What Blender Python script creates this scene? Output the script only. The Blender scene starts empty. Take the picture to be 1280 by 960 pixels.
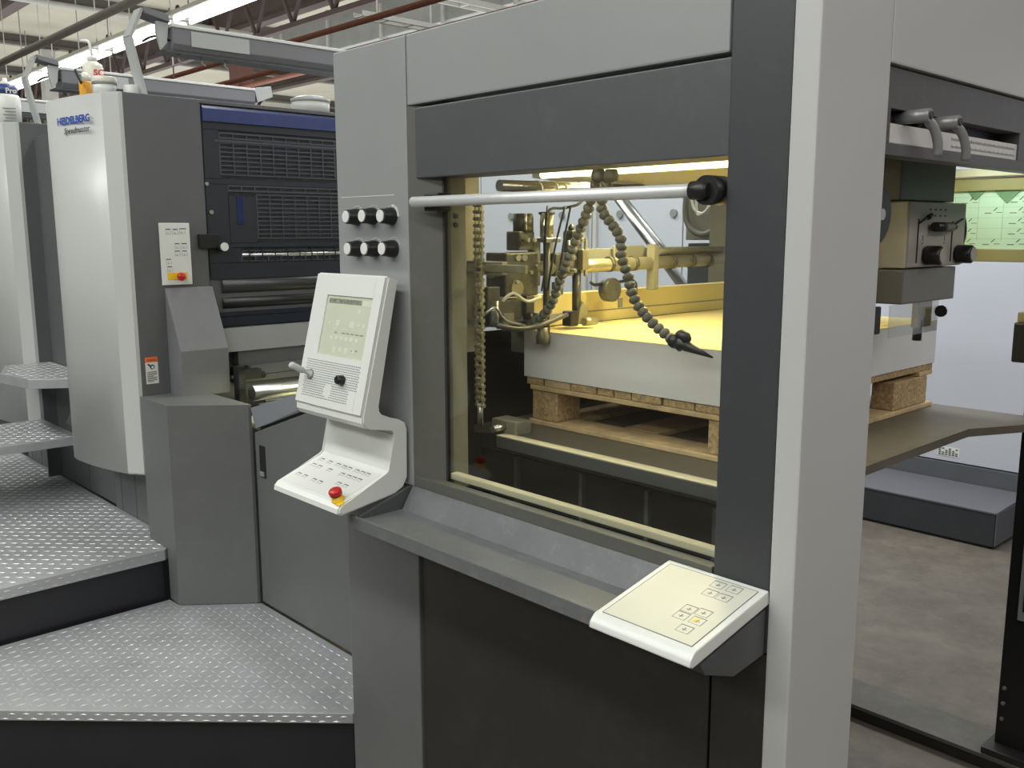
import bpy, bmesh, math, random
from mathutils import Vector, Matrix
random.seed(7)
S = bpy.context.scene
COL = S.collection
PI = math.pi
GZ = -0.055     # floor level

# ------------------------------------------------------------ camera
F_PX = 1154.489
EYE = Vector((0, 0, 1.65))
RM = (Matrix.Rotation(math.radians(46.8709), 3, 'Z') @ Matrix.Rotation(math.radians(90 - 9.34154), 3, 'X')
      @ Matrix.Rotation(math.radians(-0.14412), 3, 'Z'))
cam = bpy.data.cameras.new('camera'); cam.sensor_width = 36; cam.lens = F_PX / 1280 * 36
cam.clip_start = 0.02; cam.clip_end = 200
co = bpy.data.objects.new('camera', cam); COL.objects.link(co)
co.matrix_world = Matrix.Translation(EYE) @ RM.to_4x4()
S.camera = co

def P(u, v, ax, val):
    """the point of the real plane (axis ax = val) that the survey line through u, v meets"""
    d = RM @ Vector(((u - 640) / F_PX, -(v - 480) / F_PX, -1))
    return EYE + d * ((val - EYE[ax]) / d[ax])

# ------------------------------------------------------------ world and lights
S.view_settings.view_transform = 'Standard'; S.view_settings.look = 'None'
S.view_settings.gamma = 1; S.view_settings.exposure = 0.08
w = bpy.data.worlds.new('world'); S.world = w; w.use_nodes = True
bg = w.node_tree.nodes['Background']; bg.inputs[0].default_value = (0.86, 0.88, 0.90, 1); bg.inputs[1].default_value = 0.30

def area(name, loc, rot, sx, sy, energy, color=(1, 1, 1), spread=None):
    l = bpy.data.lights.new(name, 'AREA'); l.shape = 'RECTANGLE'; l.size = sx; l.size_y = sy
    l.energy = energy; l.color = color
    if spread: l.spread = spread
    o = bpy.data.objects.new(name, l); COL.objects.link(o); o.location = loc; o.rotation_euler = rot
    return o
WHITE = (0.975, 1.0, 0.97)
# rows of shop fluorescents over the aisles (light along X), and added fills
area('aisle_lamps', (-2.5, -0.8, 4.0), (0, 0, 0), 9.0, 0.5, 190, WHITE)
area('aisle_lamps_far', (-9, 4.3, 4.1), (0, 0, 0), 8.0, 0.6, 160, WHITE)
area('hall_lamps', (-1.0, -3.6, 4.0), (math.radians(18), 0, 0), 8.0, 0.8, 170, WHITE)
area('roof_bounce', (-16.0, 10.0, 4.4), (PI, 0, 0), 32, 20, 2100, WHITE)  # added upward light, stands in for light bounced onto the roof
area('far_fill', (-18, 14, 4.4), (0, 0, 0), 20, 8, 1300, WHITE)  # unseen fill added to lift the dark far wall
area('chart_fill', (-0.95, 3.02, 1.86), (math.radians(25), 0, 0), 0.6, 0.04, 1.2, (0.85, 1.0, 0.85))  # invented greenish fill, brightens the chart; no fitting here
area('press_lamps', (-5.0, 2.6, 4.2), (0, 0, 0), 5.0, 0.4, 90, WHITE)
area('end_lamps', (2.6, 1.8, 3.6), (0, math.radians(35), 0), 0.8, 4.0, 60, (1, 0.96, 0.93))
area('rear_lamps', (-2.5, 4.3, 3.2), (0, 0, 0), 6.0, 0.4, 95, (0.93, 0.96, 1.0))
# yellow lamp inside the feeder, under its roof, then added fills
area('feeder_lamp_light', (-1.60, 2.10, 1.80), (0, 0, 0), 0.75, 0.05, 9, (1.0, 0.87, 0.50))
area('feeder_front_fill', (-1.35, 1.52, 1.84), (0, 0, 0), 0.7, 0.04, 3.2, (1.0, 0.95, 0.82))  # added fill to brighten the front of the paper stack
area('infeed_fill', (-3.30, 2.0, 1.09), (0, 0, PI / 2), 0.5, 0.05, 2.2, (0.95, 1.0, 0.55))  # hidden light added inside the machine for the infeed rollers

# ------------------------------------------------------------ materials
MATS = {}
def mat(name, col, rough=0.5, metal=0.0, noise=0.06, nscale=6.0, bump=0.0, bscale=200.0, emit=None, es=0, spec=0.5, dirt=0.0, trans=0):
    if name in MATS: return MATS[name]
    m = bpy.data.materials.new(name); m.use_nodes = True
    nt = m.node_tree; N = nt.nodes; L = nt.links; b = N['Principled BSDF']
    b.inputs['Roughness'].default_value = rough; b.inputs['Metallic'].default_value = metal
    b.inputs['Specular IOR Level'].default_value = spec
    if trans:
        b.inputs['Transmission Weight'].default_value = trans
    tc = N.new('ShaderNodeTexCoord'); n = N.new('ShaderNodeTexNoise'); n.inputs['Scale'].default_value = nscale
    n.inputs['Detail'].default_value = 6; n.inputs['Roughness'].default_value = 0.65
    L.new(tc.outputs['Object'], n.inputs['Vector'])
    r = N.new('ShaderNodeValToRGB'); r.color_ramp.elements[0].position = 0.3; r.color_ramp.elements[1].position = 0.72
    c = [max(0, x) for x in col]
    r.color_ramp.elements[0].color = (*[x * (1 - noise) for x in c], 1)
    r.color_ramp.elements[1].color = (*[min(1, x * (1 + noise)) for x in c], 1)
    L.new(n.outputs['Fac'], r.inputs['Fac'])
    out = r.outputs['Color']
    if dirt:
        n2 = N.new('ShaderNodeTexNoise'); n2.inputs['Scale'].default_value = nscale * 3.1; n2.inputs['Detail'].default_value = 10
        n2.inputs['Roughness'].default_value = 0.8
        L.new(tc.outputs['Object'], n2.inputs['Vector'])
        r2 = N.new('ShaderNodeValToRGB'); r2.color_ramp.elements[0].position = 0.52; r2.color_ramp.elements[1].position = 0.75
        r2.color_ramp.elements[0].color = (0, 0, 0, 1); r2.color_ramp.elements[1].color = (dirt, dirt, dirt, 1)
        L.new(n2.outputs['Fac'], r2.inputs['Fac'])
        mx = N.new('ShaderNodeMix'); mx.data_type = 'RGBA'; L.new(r2.outputs['Color'], mx.inputs[0]); L.new(out, mx.inputs[6])
        mx.inputs[7].default_value = (0.36, 0.35, 0.33, 1); out = mx.outputs[2]
    L.new(out, b.inputs['Base Color'])
    if bump:
        n3 = N.new('ShaderNodeTexNoise'); n3.inputs['Scale'].default_value = bscale; n3.inputs['Detail'].default_value = 3
        L.new(tc.outputs['Object'], n3.inputs['Vector'])
        bp = N.new('ShaderNodeBump'); bp.inputs['Strength'].default_value = bump; bp.inputs['Distance'].default_value = 0.002
        L.new(n3.outputs['Fac'], bp.inputs['Height']); L.new(bp.outputs['Normal'], b.inputs['Normal'])
    if emit:
        b.inputs['Emission Color'].default_value = (*emit, 1); b.inputs['Emission Strength'].default_value = es
    MATS[name] = m
    return m
light_grey = mat('light_grey_paint', (0.44, 0.455, 0.445), 0.34, noise=0.03, nscale=2.5, bump=0.06)
gloss_grey = mat('gloss_grey_cover', (0.50, 0.51, 0.49), 0.33, noise=0.02, nscale=2, spec=0.6)
post_grey = mat('post_grey_paint', (0.47, 0.47, 0.46), 0.38, noise=0.03, nscale=2, bump=0.05)
mid_grey = mat('mid_grey_paint', (0.235, 0.24, 0.235), 0.36, noise=0.05, nscale=3, bump=0.06, dirt=0.10)
col_grey = mat('column_grey_paint', (0.275, 0.28, 0.278), 0.34, noise=0.04, nscale=3, bump=0.05, dirt=0.06)
dark_grey = mat('dark_grey_paint', (0.072, 0.075, 0.078), 0.42, noise=0.05, nscale=4, bump=0.06, dirt=0.08)
unit_grey = mat('unit_grey_paint', (0.105, 0.108, 0.112), 0.42, noise=0.05, nscale=3, bump=0.06, dirt=0.08)
base_dark = mat('base_dark_paint', (0.021, 0.020, 0.018), 0.45, noise=0.08, nscale=3, bump=0.05, dirt=0.04)
sill_grey = mat('sill_grey_paint', (0.125, 0.130, 0.134), 0.34, noise=0.10, nscale=8, bump=0.06, dirt=0.30)
navy = mat('navy_black_paint', (0.014, 0.018, 0.028), 0.35, noise=0.1, nscale=5)
blue = mat('blue_strip_paint', (0.035, 0.05, 0.16), 0.3, noise=0.08, nscale=6, dirt=0.08)
black = mat('black_plastic', (0.012, 0.012, 0.012), 0.38, noise=0.1)
rubber = mat('black_rubber', (0.02, 0.02, 0.02), 0.65, noise=0.15)
white = mat('white_plastic', (0.70, 0.71, 0.67), 0.32, noise=0.02, nscale=5)
cream = mat('cream_membrane', (0.62, 0.62, 0.52), 0.4, noise=0.03, nscale=5)
steel = mat('brushed_steel', (0.55, 0.55, 0.53), 0.28, 1.0, noise=0.08, nscale=12)
alu = mat('aluminium', (0.80, 0.81, 0.80), 0.42, 0.45, noise=0.04)
oily = mat('oily_cast_metal', (0.105, 0.10, 0.08), 0.42, 0.5, noise=0.35, nscale=30, bump=0.3, dirt=0.3)
brass = mat('brassy_metal', (0.36, 0.33, 0.21), 0.38, 0.6, noise=0.2, nscale=20)
olive = mat('inner_frame_paint', (0.23, 0.22, 0.165), 0.4, noise=0.08, nscale=6, dirt=0.15)
inner_pale = mat('inner_pale_paint', (0.48, 0.45, 0.34), 0.45, noise=0.06, nscale=4)
paper = mat('paper_side', (0.62, 0.61, 0.63), 0.75, noise=0.03, nscale=4)
wood = mat('pallet_wood', (0.56, 0.41, 0.23), 0.8, noise=0.28, nscale=14, bump=0.5, bscale=90)
chip = mat('chipboard', (0.46, 0.32, 0.17), 0.85, noise=0.5, nscale=110, bump=0.8, bscale=160)
red = mat('red_button', (0.50, 0.015, 0.012), 0.3)
yellow = mat('yellow_plastic', (0.85, 0.55, 0.02), 0.4)
orange = mat('orange_print', (0.85, 0.16, 0.02), 0.5)
ink = mat('dark_print', (0.04, 0.04, 0.045), 0.6)
ink_grey = mat('grey_print', (0.22, 0.23, 0.22), 0.6)
ink_blue = mat('blue_print', (0.02, 0.07, 0.38), 0.5)
lcd = mat('lcd_glass', (0.46, 0.48, 0.38), 0.18, noise=0.04, nscale=10, emit=(0.58, 0.62, 0.48), es=0.16)
lcd_hi = mat('lcd_marks', (0.62, 0.65, 0.52), 0.3)
sheet_steel = mat('tread_steel', (0.47, 0.475, 0.49), 0.40, 0.45, noise=0.16, nscale=3, dirt=0.25)
loz = mat('tread_lozenge', (0.56, 0.565, 0.575), 0.34, 0.45, noise=0.10)
beam_grey = mat('beam_grey', (0.19, 0.19, 0.205), 0.4, noise=0.05)
tank = mat('lamp_tube', (1, 1, 1), 0.5, emit=(0.95, 1.0, 0.94), es=4.0)
ytube = mat('yellow_lamp_tube', (1, 1, 1), 0.5, emit=(1.0, 0.93, 0.55), es=3.0)
hosem = mat('hose_grey', (0.16, 0.155, 0.12), 0.5, noise=0.15, nscale=30)
wallm = mat('wall_panel_paint', (0.48, 0.50, 0.55), 0.6, noise=0.02, nscale=1.5)
wallb = mat('wall_base_paint', (0.085, 0.09, 0.10), 0.6, noise=0.06)
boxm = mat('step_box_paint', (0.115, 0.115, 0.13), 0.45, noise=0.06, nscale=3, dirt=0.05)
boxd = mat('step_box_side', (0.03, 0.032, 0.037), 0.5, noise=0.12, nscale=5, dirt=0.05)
roofm = mat('roof_insulation', (0.52, 0.49, 0.41), 0.85, noise=0.12, nscale=0.8)
rust = mat('red_pipe', (0.30, 0.11, 0.07), 0.5, noise=0.15)
brown = mat('brown_steel', (0.075, 0.05, 0.045), 0.6, noise=0.15)
pipeg = mat('grey_pipe', (0.50, 0.50, 0.47), 0.45, noise=0.1)
galv = mat('galvanised_duct', (0.36, 0.37, 0.36), 0.45, 0.35, noise=0.15, nscale=3)
glow = mat('green_lit_chart', (0.60, 0.82, 0.68), 0.45, noise=0.03)  # green light falling on the chart is put into its colour
chart_frame = mat('chart_frame', (0.30, 0.27, 0.13), 0.45, noise=0.05)
amber = mat('amber_liquid', (0.80, 0.38, 0.04), 0.25, noise=0.03)
bottlew = mat('milky_plastic', (0.72, 0.70, 0.60), 0.3, noise=0.03)
darkwood = mat('plywood_table', (0.115, 0.10, 0.075), 0.5, noise=0.18, nscale=5, dirt=0.15)
tint_board = mat('lamp_tint_board', (0.74, 0.62, 0.26), 0.7, noise=0.05)  # yellow of the feeder lamp painted into top sheet and stop board

def floor_material():
    m = bpy.data.materials.new('concrete'); m.use_nodes = True; nt = m.node_tree; N = nt.nodes; L = nt.links
    b = N['Principled BSDF']; tc = N.new('ShaderNodeTexCoord')
    def nz(s, d, ro): 
        n = N.new('ShaderNodeTexNoise'); n.inputs['Scale'].default_value = s; n.inputs['Detail'].default_value = d
        n.inputs['Roughness'].default_value = ro; L.new(tc.outputs['Object'], n.inputs['Vector']); return n
    a = nz(1.3, 8, 0.7); c = nz(9, 10, 0.75)
    r = N.new('ShaderNodeValToRGB'); e = r.color_ramp.elements
    e[0].position = 0.32; e[0].color = (0.085, 0.073, 0.058, 1); e[1].position = 0.72; e[1].color = (0.165, 0.145, 0.115, 1)
    L.new(a.outputs['Fac'], r.inputs['Fac'])
    r2 = N.new('ShaderNodeValToRGB'); e = r2.color_ramp.elements
    e[0].position = 0.35; e[0].color = (0.78, 0.78, 0.78, 1); e[1].position = 0.65; e[1].color = (1.2, 1.2, 1.2, 1)
    L.new(c.outputs['Fac'], r2.inputs['Fac'])
    mx = N.new('ShaderNodeMix'); mx.data_type = 'RGBA'; mx.blend_type = 'MULTIPLY'; mx.inputs[0].default_value = 1
    L.new(r.outputs['Color'], mx.inputs[6]); L.new(r2.outputs['Color'], mx.inputs[7])
    L.new(mx.outputs[2], b.inputs['Base Color']); b.inputs['Roughness'].default_value = 0.5
    bp = N.new('ShaderNodeBump'); bp.inputs['Strength'].default_value = 0.25; bp.inputs['Distance'].default_value = 0.01
    L.new(c.outputs['Fac'], bp.inputs['Height']); L.new(bp.outputs['Normal'], b.inputs['Normal'])
    return m
concrete = floor_material()

def glass_material(name, tint, refl=1.5):
    m = bpy.data.materials.new(name); m.use_nodes = True; nt = m.node_tree; N = nt.nodes; L = nt.links
    N.remove(N['Principled BSDF']); out = [n for n in N if n.type == 'OUTPUT_MATERIAL'][0]
    t = N.new('ShaderNodeBsdfTransparent'); t.inputs[0].default_value = (*tint, 1)
    g = N.new('ShaderNodeBsdfGlossy'); g.inputs['Roughness'].default_value = 0.015
    lw = N.new('ShaderNodeLayerWeight'); lw.inputs['Blend'].default_value = 0.5
    pw = N.new('ShaderNodeMath'); pw.operation = 'POWER'; L.new(lw.outputs['Facing'], pw.inputs[0]); pw.inputs[1].default_value = 4.0
    f = N.new('ShaderNodeMath'); f.operation = 'MULTIPLY_ADD'; L.new(pw.outputs[0], f.inputs[0]); f.inputs[1].default_value = 0.9; f.inputs[2].default_value = refl
    mx = N.new('ShaderNodeMixShader'); L.new(f.outputs[0], mx.inputs[0]); L.new(t.outputs[0], mx.inputs[1]); L.new(g.outputs[0], mx.inputs[2])
    L.new(mx.outputs[0], out.inputs['Surface']); return m
glass = glass_material('clear_guard_glass', (0.96, 0.97, 0.94), 0.045)
plexi = glass_material('scratched_plexiglass', (0.88, 0.88, 0.86), 0.08)

# ------------------------------------------------------------ mesh builder
class MB:
    def __init__(s): s.bm = bmesh.new()
    def _bev(s, faces, b, seg=2):
        if b:
            ed = list({e for f in faces for e in f.edges})
            bmesh.ops.bevel(s.bm, geom=ed, offset=b, segments=seg, affect='EDGES', profile=0.6)
    def box(s, x0, x1, y0, y1, z0, z1, b=0, seg=2):
        v = [s.bm.verts.new(p) for p in ((x0,y0,z0),(x1,y0,z0),(x1,y1,z0),(x0,y1,z0),(x0,y0,z1),(x1,y0,z1),(x1,y1,z1),(x0,y1,z1))]
        f = [s.bm.faces.new([v[i] for i in q]) for q in ((3,2,1,0),(4,5,6,7),(0,1,5,4),(1,2,6,5),(2,3,7,6),(3,0,4,7))]
        s._bev(f, b, seg); return s
    def hexa(s, bot, top, b=0):
        n = len(bot); vb = [s.bm.verts.new(p) for p in bot]; vt = [s.bm.verts.new(p) for p in top]
        f = [s.bm.faces.new(vb[::-1]), s.bm.faces.new(vt)]
        for i in range(n): f.append(s.bm.faces.new((vb[i], vb[(i+1)%n], vt[(i+1)%n], vt[i])))
        s._bev(f, b); return s
    def prism(s, pts, ax, a0, a1, b=0):
        """pts are 2-D in the two other axes (in x,y,z order), extruded along ax"""
        def mk(p, a):
            l = list(p); l.insert(ax, a); return l
        return s.hexa([mk(p, a0) for p in pts], [mk(p, a1) for p in pts], b)
    def cyl(s, p0, p1, r, seg=16, r1=None, cap=True):
        p0 = Vector(p0); p1 = Vector(p1); d = (p1 - p0).normalized()
        a = d.orthogonal().normalized(); c = d.cross(a); r1 = r if r1 is None else r1
        A = []; B = []
        for i in range(seg):
            t = 2 * PI * i / seg; o = a * math.cos(t) + c * math.sin(t)
            A.append(s.bm.verts.new(p0 + o * r)); B.append(s.bm.verts.new(p1 + o * r1))
        for i in range(seg):
            f = s.bm.faces.new((A[i], A[(i+1)%seg], B[(i+1)%seg], B[i])); f.smooth = True
        if cap: s.bm.faces.new(A[::-1]); s.bm.faces.new(B)
        return s
    def lathe(s, prof, c, seg=24, axis=(0, 0, 1)):
        d = Vector(axis).normalized(); a = d.orthogonal().normalized(); e = d.cross(a); c = Vector(c); rings = []
        for r, h in prof:
            rings.append([s.bm.verts.new(c + d * h + (a * math.cos(2*PI*i/seg) + e * math.sin(2*PI*i/seg)) * max(r, 1e-4)) for i in range(seg)])
        for q in range(len(rings) - 1):
            for i in range(seg):
                f = s.bm.faces.new((rings[q][i], rings[q][(i+1)%seg], rings[q+1][(i+1)%seg], rings[q+1][i])); f.smooth = True
        s.bm.faces.new(rings[0][::-1]); s.bm.faces.new(rings[-1]); return s
    def tube(s, path, r, seg=8, smooth=3):
        p = [Vector(q) for q in path]
        if smooth > 1 and len(p) > 2:
            o = []
            for i in range(len(p) - 1):
                a = p[max(i-1, 0)]; b = p[i]; c = p[i+1]; d = p[min(i+2, len(p)-1)]
                for k in range(smooth):
                    t = k / smooth
                    o.append(0.5 * ((2*b) + (c-a)*t + (2*a-5*b+4*c-d)*t*t + (3*b-a-3*c+d)*t**3))
            o.append(p[-1]); p = o
        rings = []; ref = None
        for i, q in enumerate(p):
            d = (p[min(i+1, len(p)-1)] - p[max(i-1, 0)]).normalized()
            if ref is None: ref = d.orthogonal().normalized()
            a = (ref - d * ref.dot(d)).normalized(); ref = a; c = d.cross(a)
            rings.append([s.bm.verts.new(q + (a*math.cos(2*PI*k/seg) + c*math.sin(2*PI*k/seg)) * r) for k in range(seg)])
        for i in range(len(rings) - 1):
            for k in range(seg):
                f = s.bm.faces.new((rings[i][k], rings[i][(k+1)%seg], rings[i+1][(k+1)%seg], rings[i+1][k])); f.smooth = True
        s.bm.faces.new(rings[0][::-1]); s.bm.faces.new(rings[-1]); return s
    def ball(s, c, r, seg=12):
        bmesh.ops.create_uvsphere(s.bm, u_segments=seg, v_segments=max(6, seg//2), radius=r, matrix=Matrix.Translation(c))
        return s
    def ribbon(s, pts, th, ax, a0, a1):
        """a bent strip: open 2-D path with thickness, extruded along ax"""
        n = len(pts)
        for i in range(n - 1):
            (x0, y0), (x1, y1) = pts[i], pts[i+1]; l = math.hypot(x1-x0, y1-y0); nx, ny = -(y1-y0)/l*th/2, (x1-x0)/l*th/2
            s.prism([(x0+nx, y0+ny), (x0-nx, y0-ny), (x1-nx, y1-ny), (x1+nx, y1+ny)], ax, a0, a1)
        return s
    def on(s, o, ux, uy, x0, x1, y0, y1, h, b=0, h0=0.0):
        """a slab on a tilted face: origin o, unit axes ux, uy, thickness h along their normal"""
        n = ux.cross(uy).normalized()
        q = [o + ux*a + uy*c for a, c in ((x0,y0),(x1,y0),(x1,y1),(x0,y1))]
        return s.hexa([p + n*h0 for p in q], [p + n*h for p in q], b)

def finish(name, b, m):
    bm = b.bm if isinstance(b, MB) else b
    bmesh.ops.recalc_face_normals(bm, faces=bm.faces)
    me = bpy.data.meshes.new(name); bm.to_mesh(me); bm.free()
    me.materials.append(m)
    return me
def obj(name, b, m, parent=None, label=None, kind=None):
    o = bpy.data.objects.new(name, finish(name, b, m)); COL.objects.link(o)
    if parent:
        o.parent = parent
        if parent.type == 'EMPTY': o.location = -parent.location
    if label: o['label'] = label
    if kind: o['kind'] = kind
    return o
def thing(name, label, cat, loc=(0, 0, 0), group=None):
    o = bpy.data.objects.new(name, None); COL.objects.link(o); o.location = loc; o.empty_display_size = 0.1
    o['label'] = label; o['category'] = cat
    if group: o['group'] = group
    return o
def tag(o, label, cat, group=None):
    o['label'] = label; o['category'] = cat
    if group: o['group'] = group
    return o
def struct(name, b, m, parent=None):
    o = obj(name, b, m, parent)
    if not parent: o['kind'] = 'structure'
    return o
def copy_tree(o, parent=None):
    c = o.copy(); COL.objects.link(c); c.parent = parent
    for ch in list(o.children): copy_tree(ch, c)
    return c
def text_mesh(name, body, size, m, parent, origin, ux, uy, off=0.0, ext=0.0004, shear=0.0, bold=0.0, align='LEFT', width=None):
    cu = bpy.data.curves.new(name, 'FONT'); cu.body = body; cu.size = size; cu.extrude = ext; cu.shear = shear; cu.offset = bold
    cu.align_x = align; cu.resolution_u = 3
    t = bpy.data.objects.new('tmp', cu); COL.objects.link(t)
    dg = bpy.context.evaluated_depsgraph_get(); me = bpy.data.meshes.new_from_object(t.evaluated_get(dg))
    COL.objects.unlink(t); bpy.data.objects.remove(t)
    sx = 1.0
    if width and len(me.vertices):
        xs = [v.co.x for v in me.vertices]; sx = width / (max(xs) - min(xs))
    n = ux.cross(uy).normalized()
    for v in me.vertices: v.co = origin + ux * (v.co.x * sx) + uy * v.co.y + n * (v.co.z + off)
    me.materials.clear(); me.materials.append(m); me.name = name
    o = bpy.data.objects.new(name, me); COL.objects.link(o)
    if parent:
        o.parent = parent
        if parent.type == 'EMPTY': o.location = -parent.location
    return o
X_, Y_, Z_ = Vector((1, 0, 0)), Vector((0, 1, 0)), Vector((0, 0, 1))

# ============================================================ THE SETTING
struct('floor', MB().box(-40, 8, -8, 30, GZ - 0.1, GZ), concrete)
RZ = 6.2
struct('ceiling', MB().box(-40, 8, -8, 30, RZ, RZ + 0.1), roofm)
struct('wall_far', MB().box(-40, 8, 30, 30.1, GZ, RZ), galv)
struct('wall_left', MB().box(-40.1, -40, -8, 30, GZ, RZ), galv)
struct('wall_right', MB().box(8, 8.1, -8, 30, GZ, RZ), wallm)
struct('wall_near', MB().box(-40, 8, -8.1, -8, GZ, RZ), wallm)
# white partition wall behind the feeder, in panels with bolts
WY = 5.68
wb = struct('wall_back', MB().box(-9.3, 2.0, WY + 0.01, WY + 0.10, GZ, 2.60), wallb)
xs = [-9.3, -7.85, -6.45, -5.09, -4.19, -2.79, -1.39, 0.0, 2.0]
for i in range(len(xs) - 1):
    obj('wall_panel', MB().box(xs[i] + 0.006, xs[i+1] - 0.006, WY - 0.02, WY + 0.01, 0.272, 2.60, 0.003), wallm, wb)
for x in (-8.16, -6.71, -6.04, -5.42, -4.79, -4.27, -3.62, -3.0):
    obj('bolt', MB().cyl((x, WY - 0.02, 1.786), (x, WY - 0.04, 1.786), 0.030, 14), ink_grey, wb)
for x in (-5.145, -5.04):
    obj('upright_rail', MB().box(x - 0.018, x + 0.018, WY - 0.05, WY - 0.02, 0.31, 2.55), pipeg, wb)
obj('base_panel', MB().box(-9.3, 2.0, WY - 0.03, WY + 0.01, GZ, 0.265, 0.003), wallb, wb)
st = MB().box(-2.24, -2.11, WY - 0.022, WY - 0.020, 0.302, 0.358)
stk = obj('sticker', st, white, wb, 'small printed sticker')
k = MB()
for r in range(4):
    for c in range(6):
        if random.random() < .8: k.box(-2.232 + c*0.02, -2.232 + c*0.02 + 0.013, WY - 0.024, WY - 0.022, 0.309 + r*0.012, 0.309 + r*0.012 + 0.006)
obj('print', k, ink, stk, kind='stuff')

# roof steel
def trim(n, b, m): return struct('trim_%d' % n, b, m)
t = MB()
for y in (1.5, 5.5, 9.5, 14, 19, 25):
    t.box(-40, 8, y - 0.12, y + 0.12, RZ - 0.5, RZ - 0.42); t.box(-40, 8, y - 0.015, y + 0.015, RZ - 0.42, RZ); 
trim(1, t, brown)
t = MB()
for i in range(10):
    x = -38 + i * 4.6
    t.box(x - 0.10, x + 0.10, -8, 30, RZ - 0.24, RZ - 0.18); t.box(x - 0.02, x + 0.02, -8, 30, RZ - 0.18, RZ)
trim(2, t, mat('purlin_grey', (0.13, 0.12, 0.11), 0.6, noise=0.1))
t = MB()
for y in (8, 17):
    n = 40
    t.box(-40, 8, y - 0.06, y + 0.06, RZ - 1.35, RZ - 1.27)
    for i in range(n):
        x0 = -40 + i * 1.2
        t.cyl((x0, y, RZ - 1.3), (x0 + 0.6, y, RZ - 0.3), 0.035, 6); t.cyl((x0 + 0.6, y, RZ - 0.3), (x0 + 1.2, y, RZ - 1.3), 0.035, 6)
trim(3, t, brown)

# columns
def column(x, y, r, m, label):
    c = thing('building_column', label, 'column', (x, y, 0))
    obj('shaft', MB().box(x - r, x + r, y - r, y + r, GZ, RZ - 0.5, 0.01), m, c)
    obj('cap_plate', MB().box(x - r*1.4, x + r*1.4, y - r*1.4, y + r*1.4, RZ - 0.5, RZ - 0.46), brown, c)
    obj('base_plate', MB().box(x - r*1.5, x + r*1.5, y - r*1.5, y + r*1.5, GZ, GZ + 0.03), brown, c)
pc = P(301, 80, 1, 10.5)
column(pc.x, pc.y, 0.20, mat('column_red', (0.17, 0.075, 0.065), 0.6, noise=0.12), 'dull red square building column seen between the two overhead beams')
pc = P(58, 60, 1, 7.2)
column(pc.x, pc.y, 0.14, pipeg, 'pale grey building column at far left above the rear press unit')

# fluorescent row (lamp by lamp), parallel to the press
FZ, FY = 4.2, 5.17
for i in range(7):
    x0 = -9.0 - i * 2.5
    f = thing('fluorescent_light', 'bright white strip light, %s of the long row above the press units' % ['nearest', 'second', 'third', 'fourth', 'fifth', 'sixth', 'farthest'][i], 'ceiling light', (x0 - 1.2, FY, FZ), 'fluorescent strip lights in one row')
    obj('housing', MB().prism([(FY - 0.20, FZ + 0.02), (FY + 0.20, FZ + 0.02), (FY + 0.08, FZ + 0.13), (FY - 0.08, FZ + 0.13)], 0, x0 - 2.42, x0, 0.0), white, f)
    for dy in (-0.10, 0.10):
        obj('tube', MB().cyl((x0 - 2.38, FY + dy, FZ - 0.005), (x0 - 0.04, FY + dy, FZ - 0.005), 0.022, 10), tank, f)
    for dx in (-2.2, -0.25):
        obj('hanger_rod', MB().cyl((x0 + dx, FY, FZ + 0.1), (x0 + dx, FY, RZ), 0.008, 6), pipeg, f)
# pipes
def pipe(name, p0, p1, r, m, label):
    o = obj(name, MB().cyl(p0, p1, r, 14), m); tag(o, label, 'pipe'); return o
pipe('conduit_pipe', (-24, 4.34, 4.2), (-7.5, 4.34, 4.2), 0.05, pipeg, 'grey round pipe running above and left of the strip lights')
pipe('sprinkler_pipe', (-30, 7.05, 4.30), (-6, 7.05, 4.30), 0.04, rust, 'upper red sprinkler pipe under the roof, nearer one')
pipe('sprinkler_pipe', (-30, 7.9, 4.25), (-6, 7.9, 4.25), 0.045, rust, 'lower red sprinkler pipe under the roof, farther one')
pipe('cross_pipe', (-13.2, 2, 5.45), (-13.2, 24, 5.45), 0.04, pipeg, 'thin grey pipe crossing under the roof behind the red pipes')
pipe('sprinkler_pipe', (-30, 10.4, 4.9), (-6, 10.4, 4.9), 0.05, rust, 'thick red sprinkler pipe high under the roof, behind the other two')
pipe('conduit_pipe', (-26, 6.3, 4.75), (-6, 6.3, 4.75), 0.03, pipeg, 'thin grey conduit under the roof between strip lights and red pipes')
for i, (x, z) in enumerate(((-16.5, 5.3), (-10.2, 5.35))):
    pipe('cross_conduit', (x, 3, z), (x, 22, z), 0.045, pipeg, ['grey conduit crossing under the roof, farther left', 'grey conduit crossing under the roof above the cable trays'][i])
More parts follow.
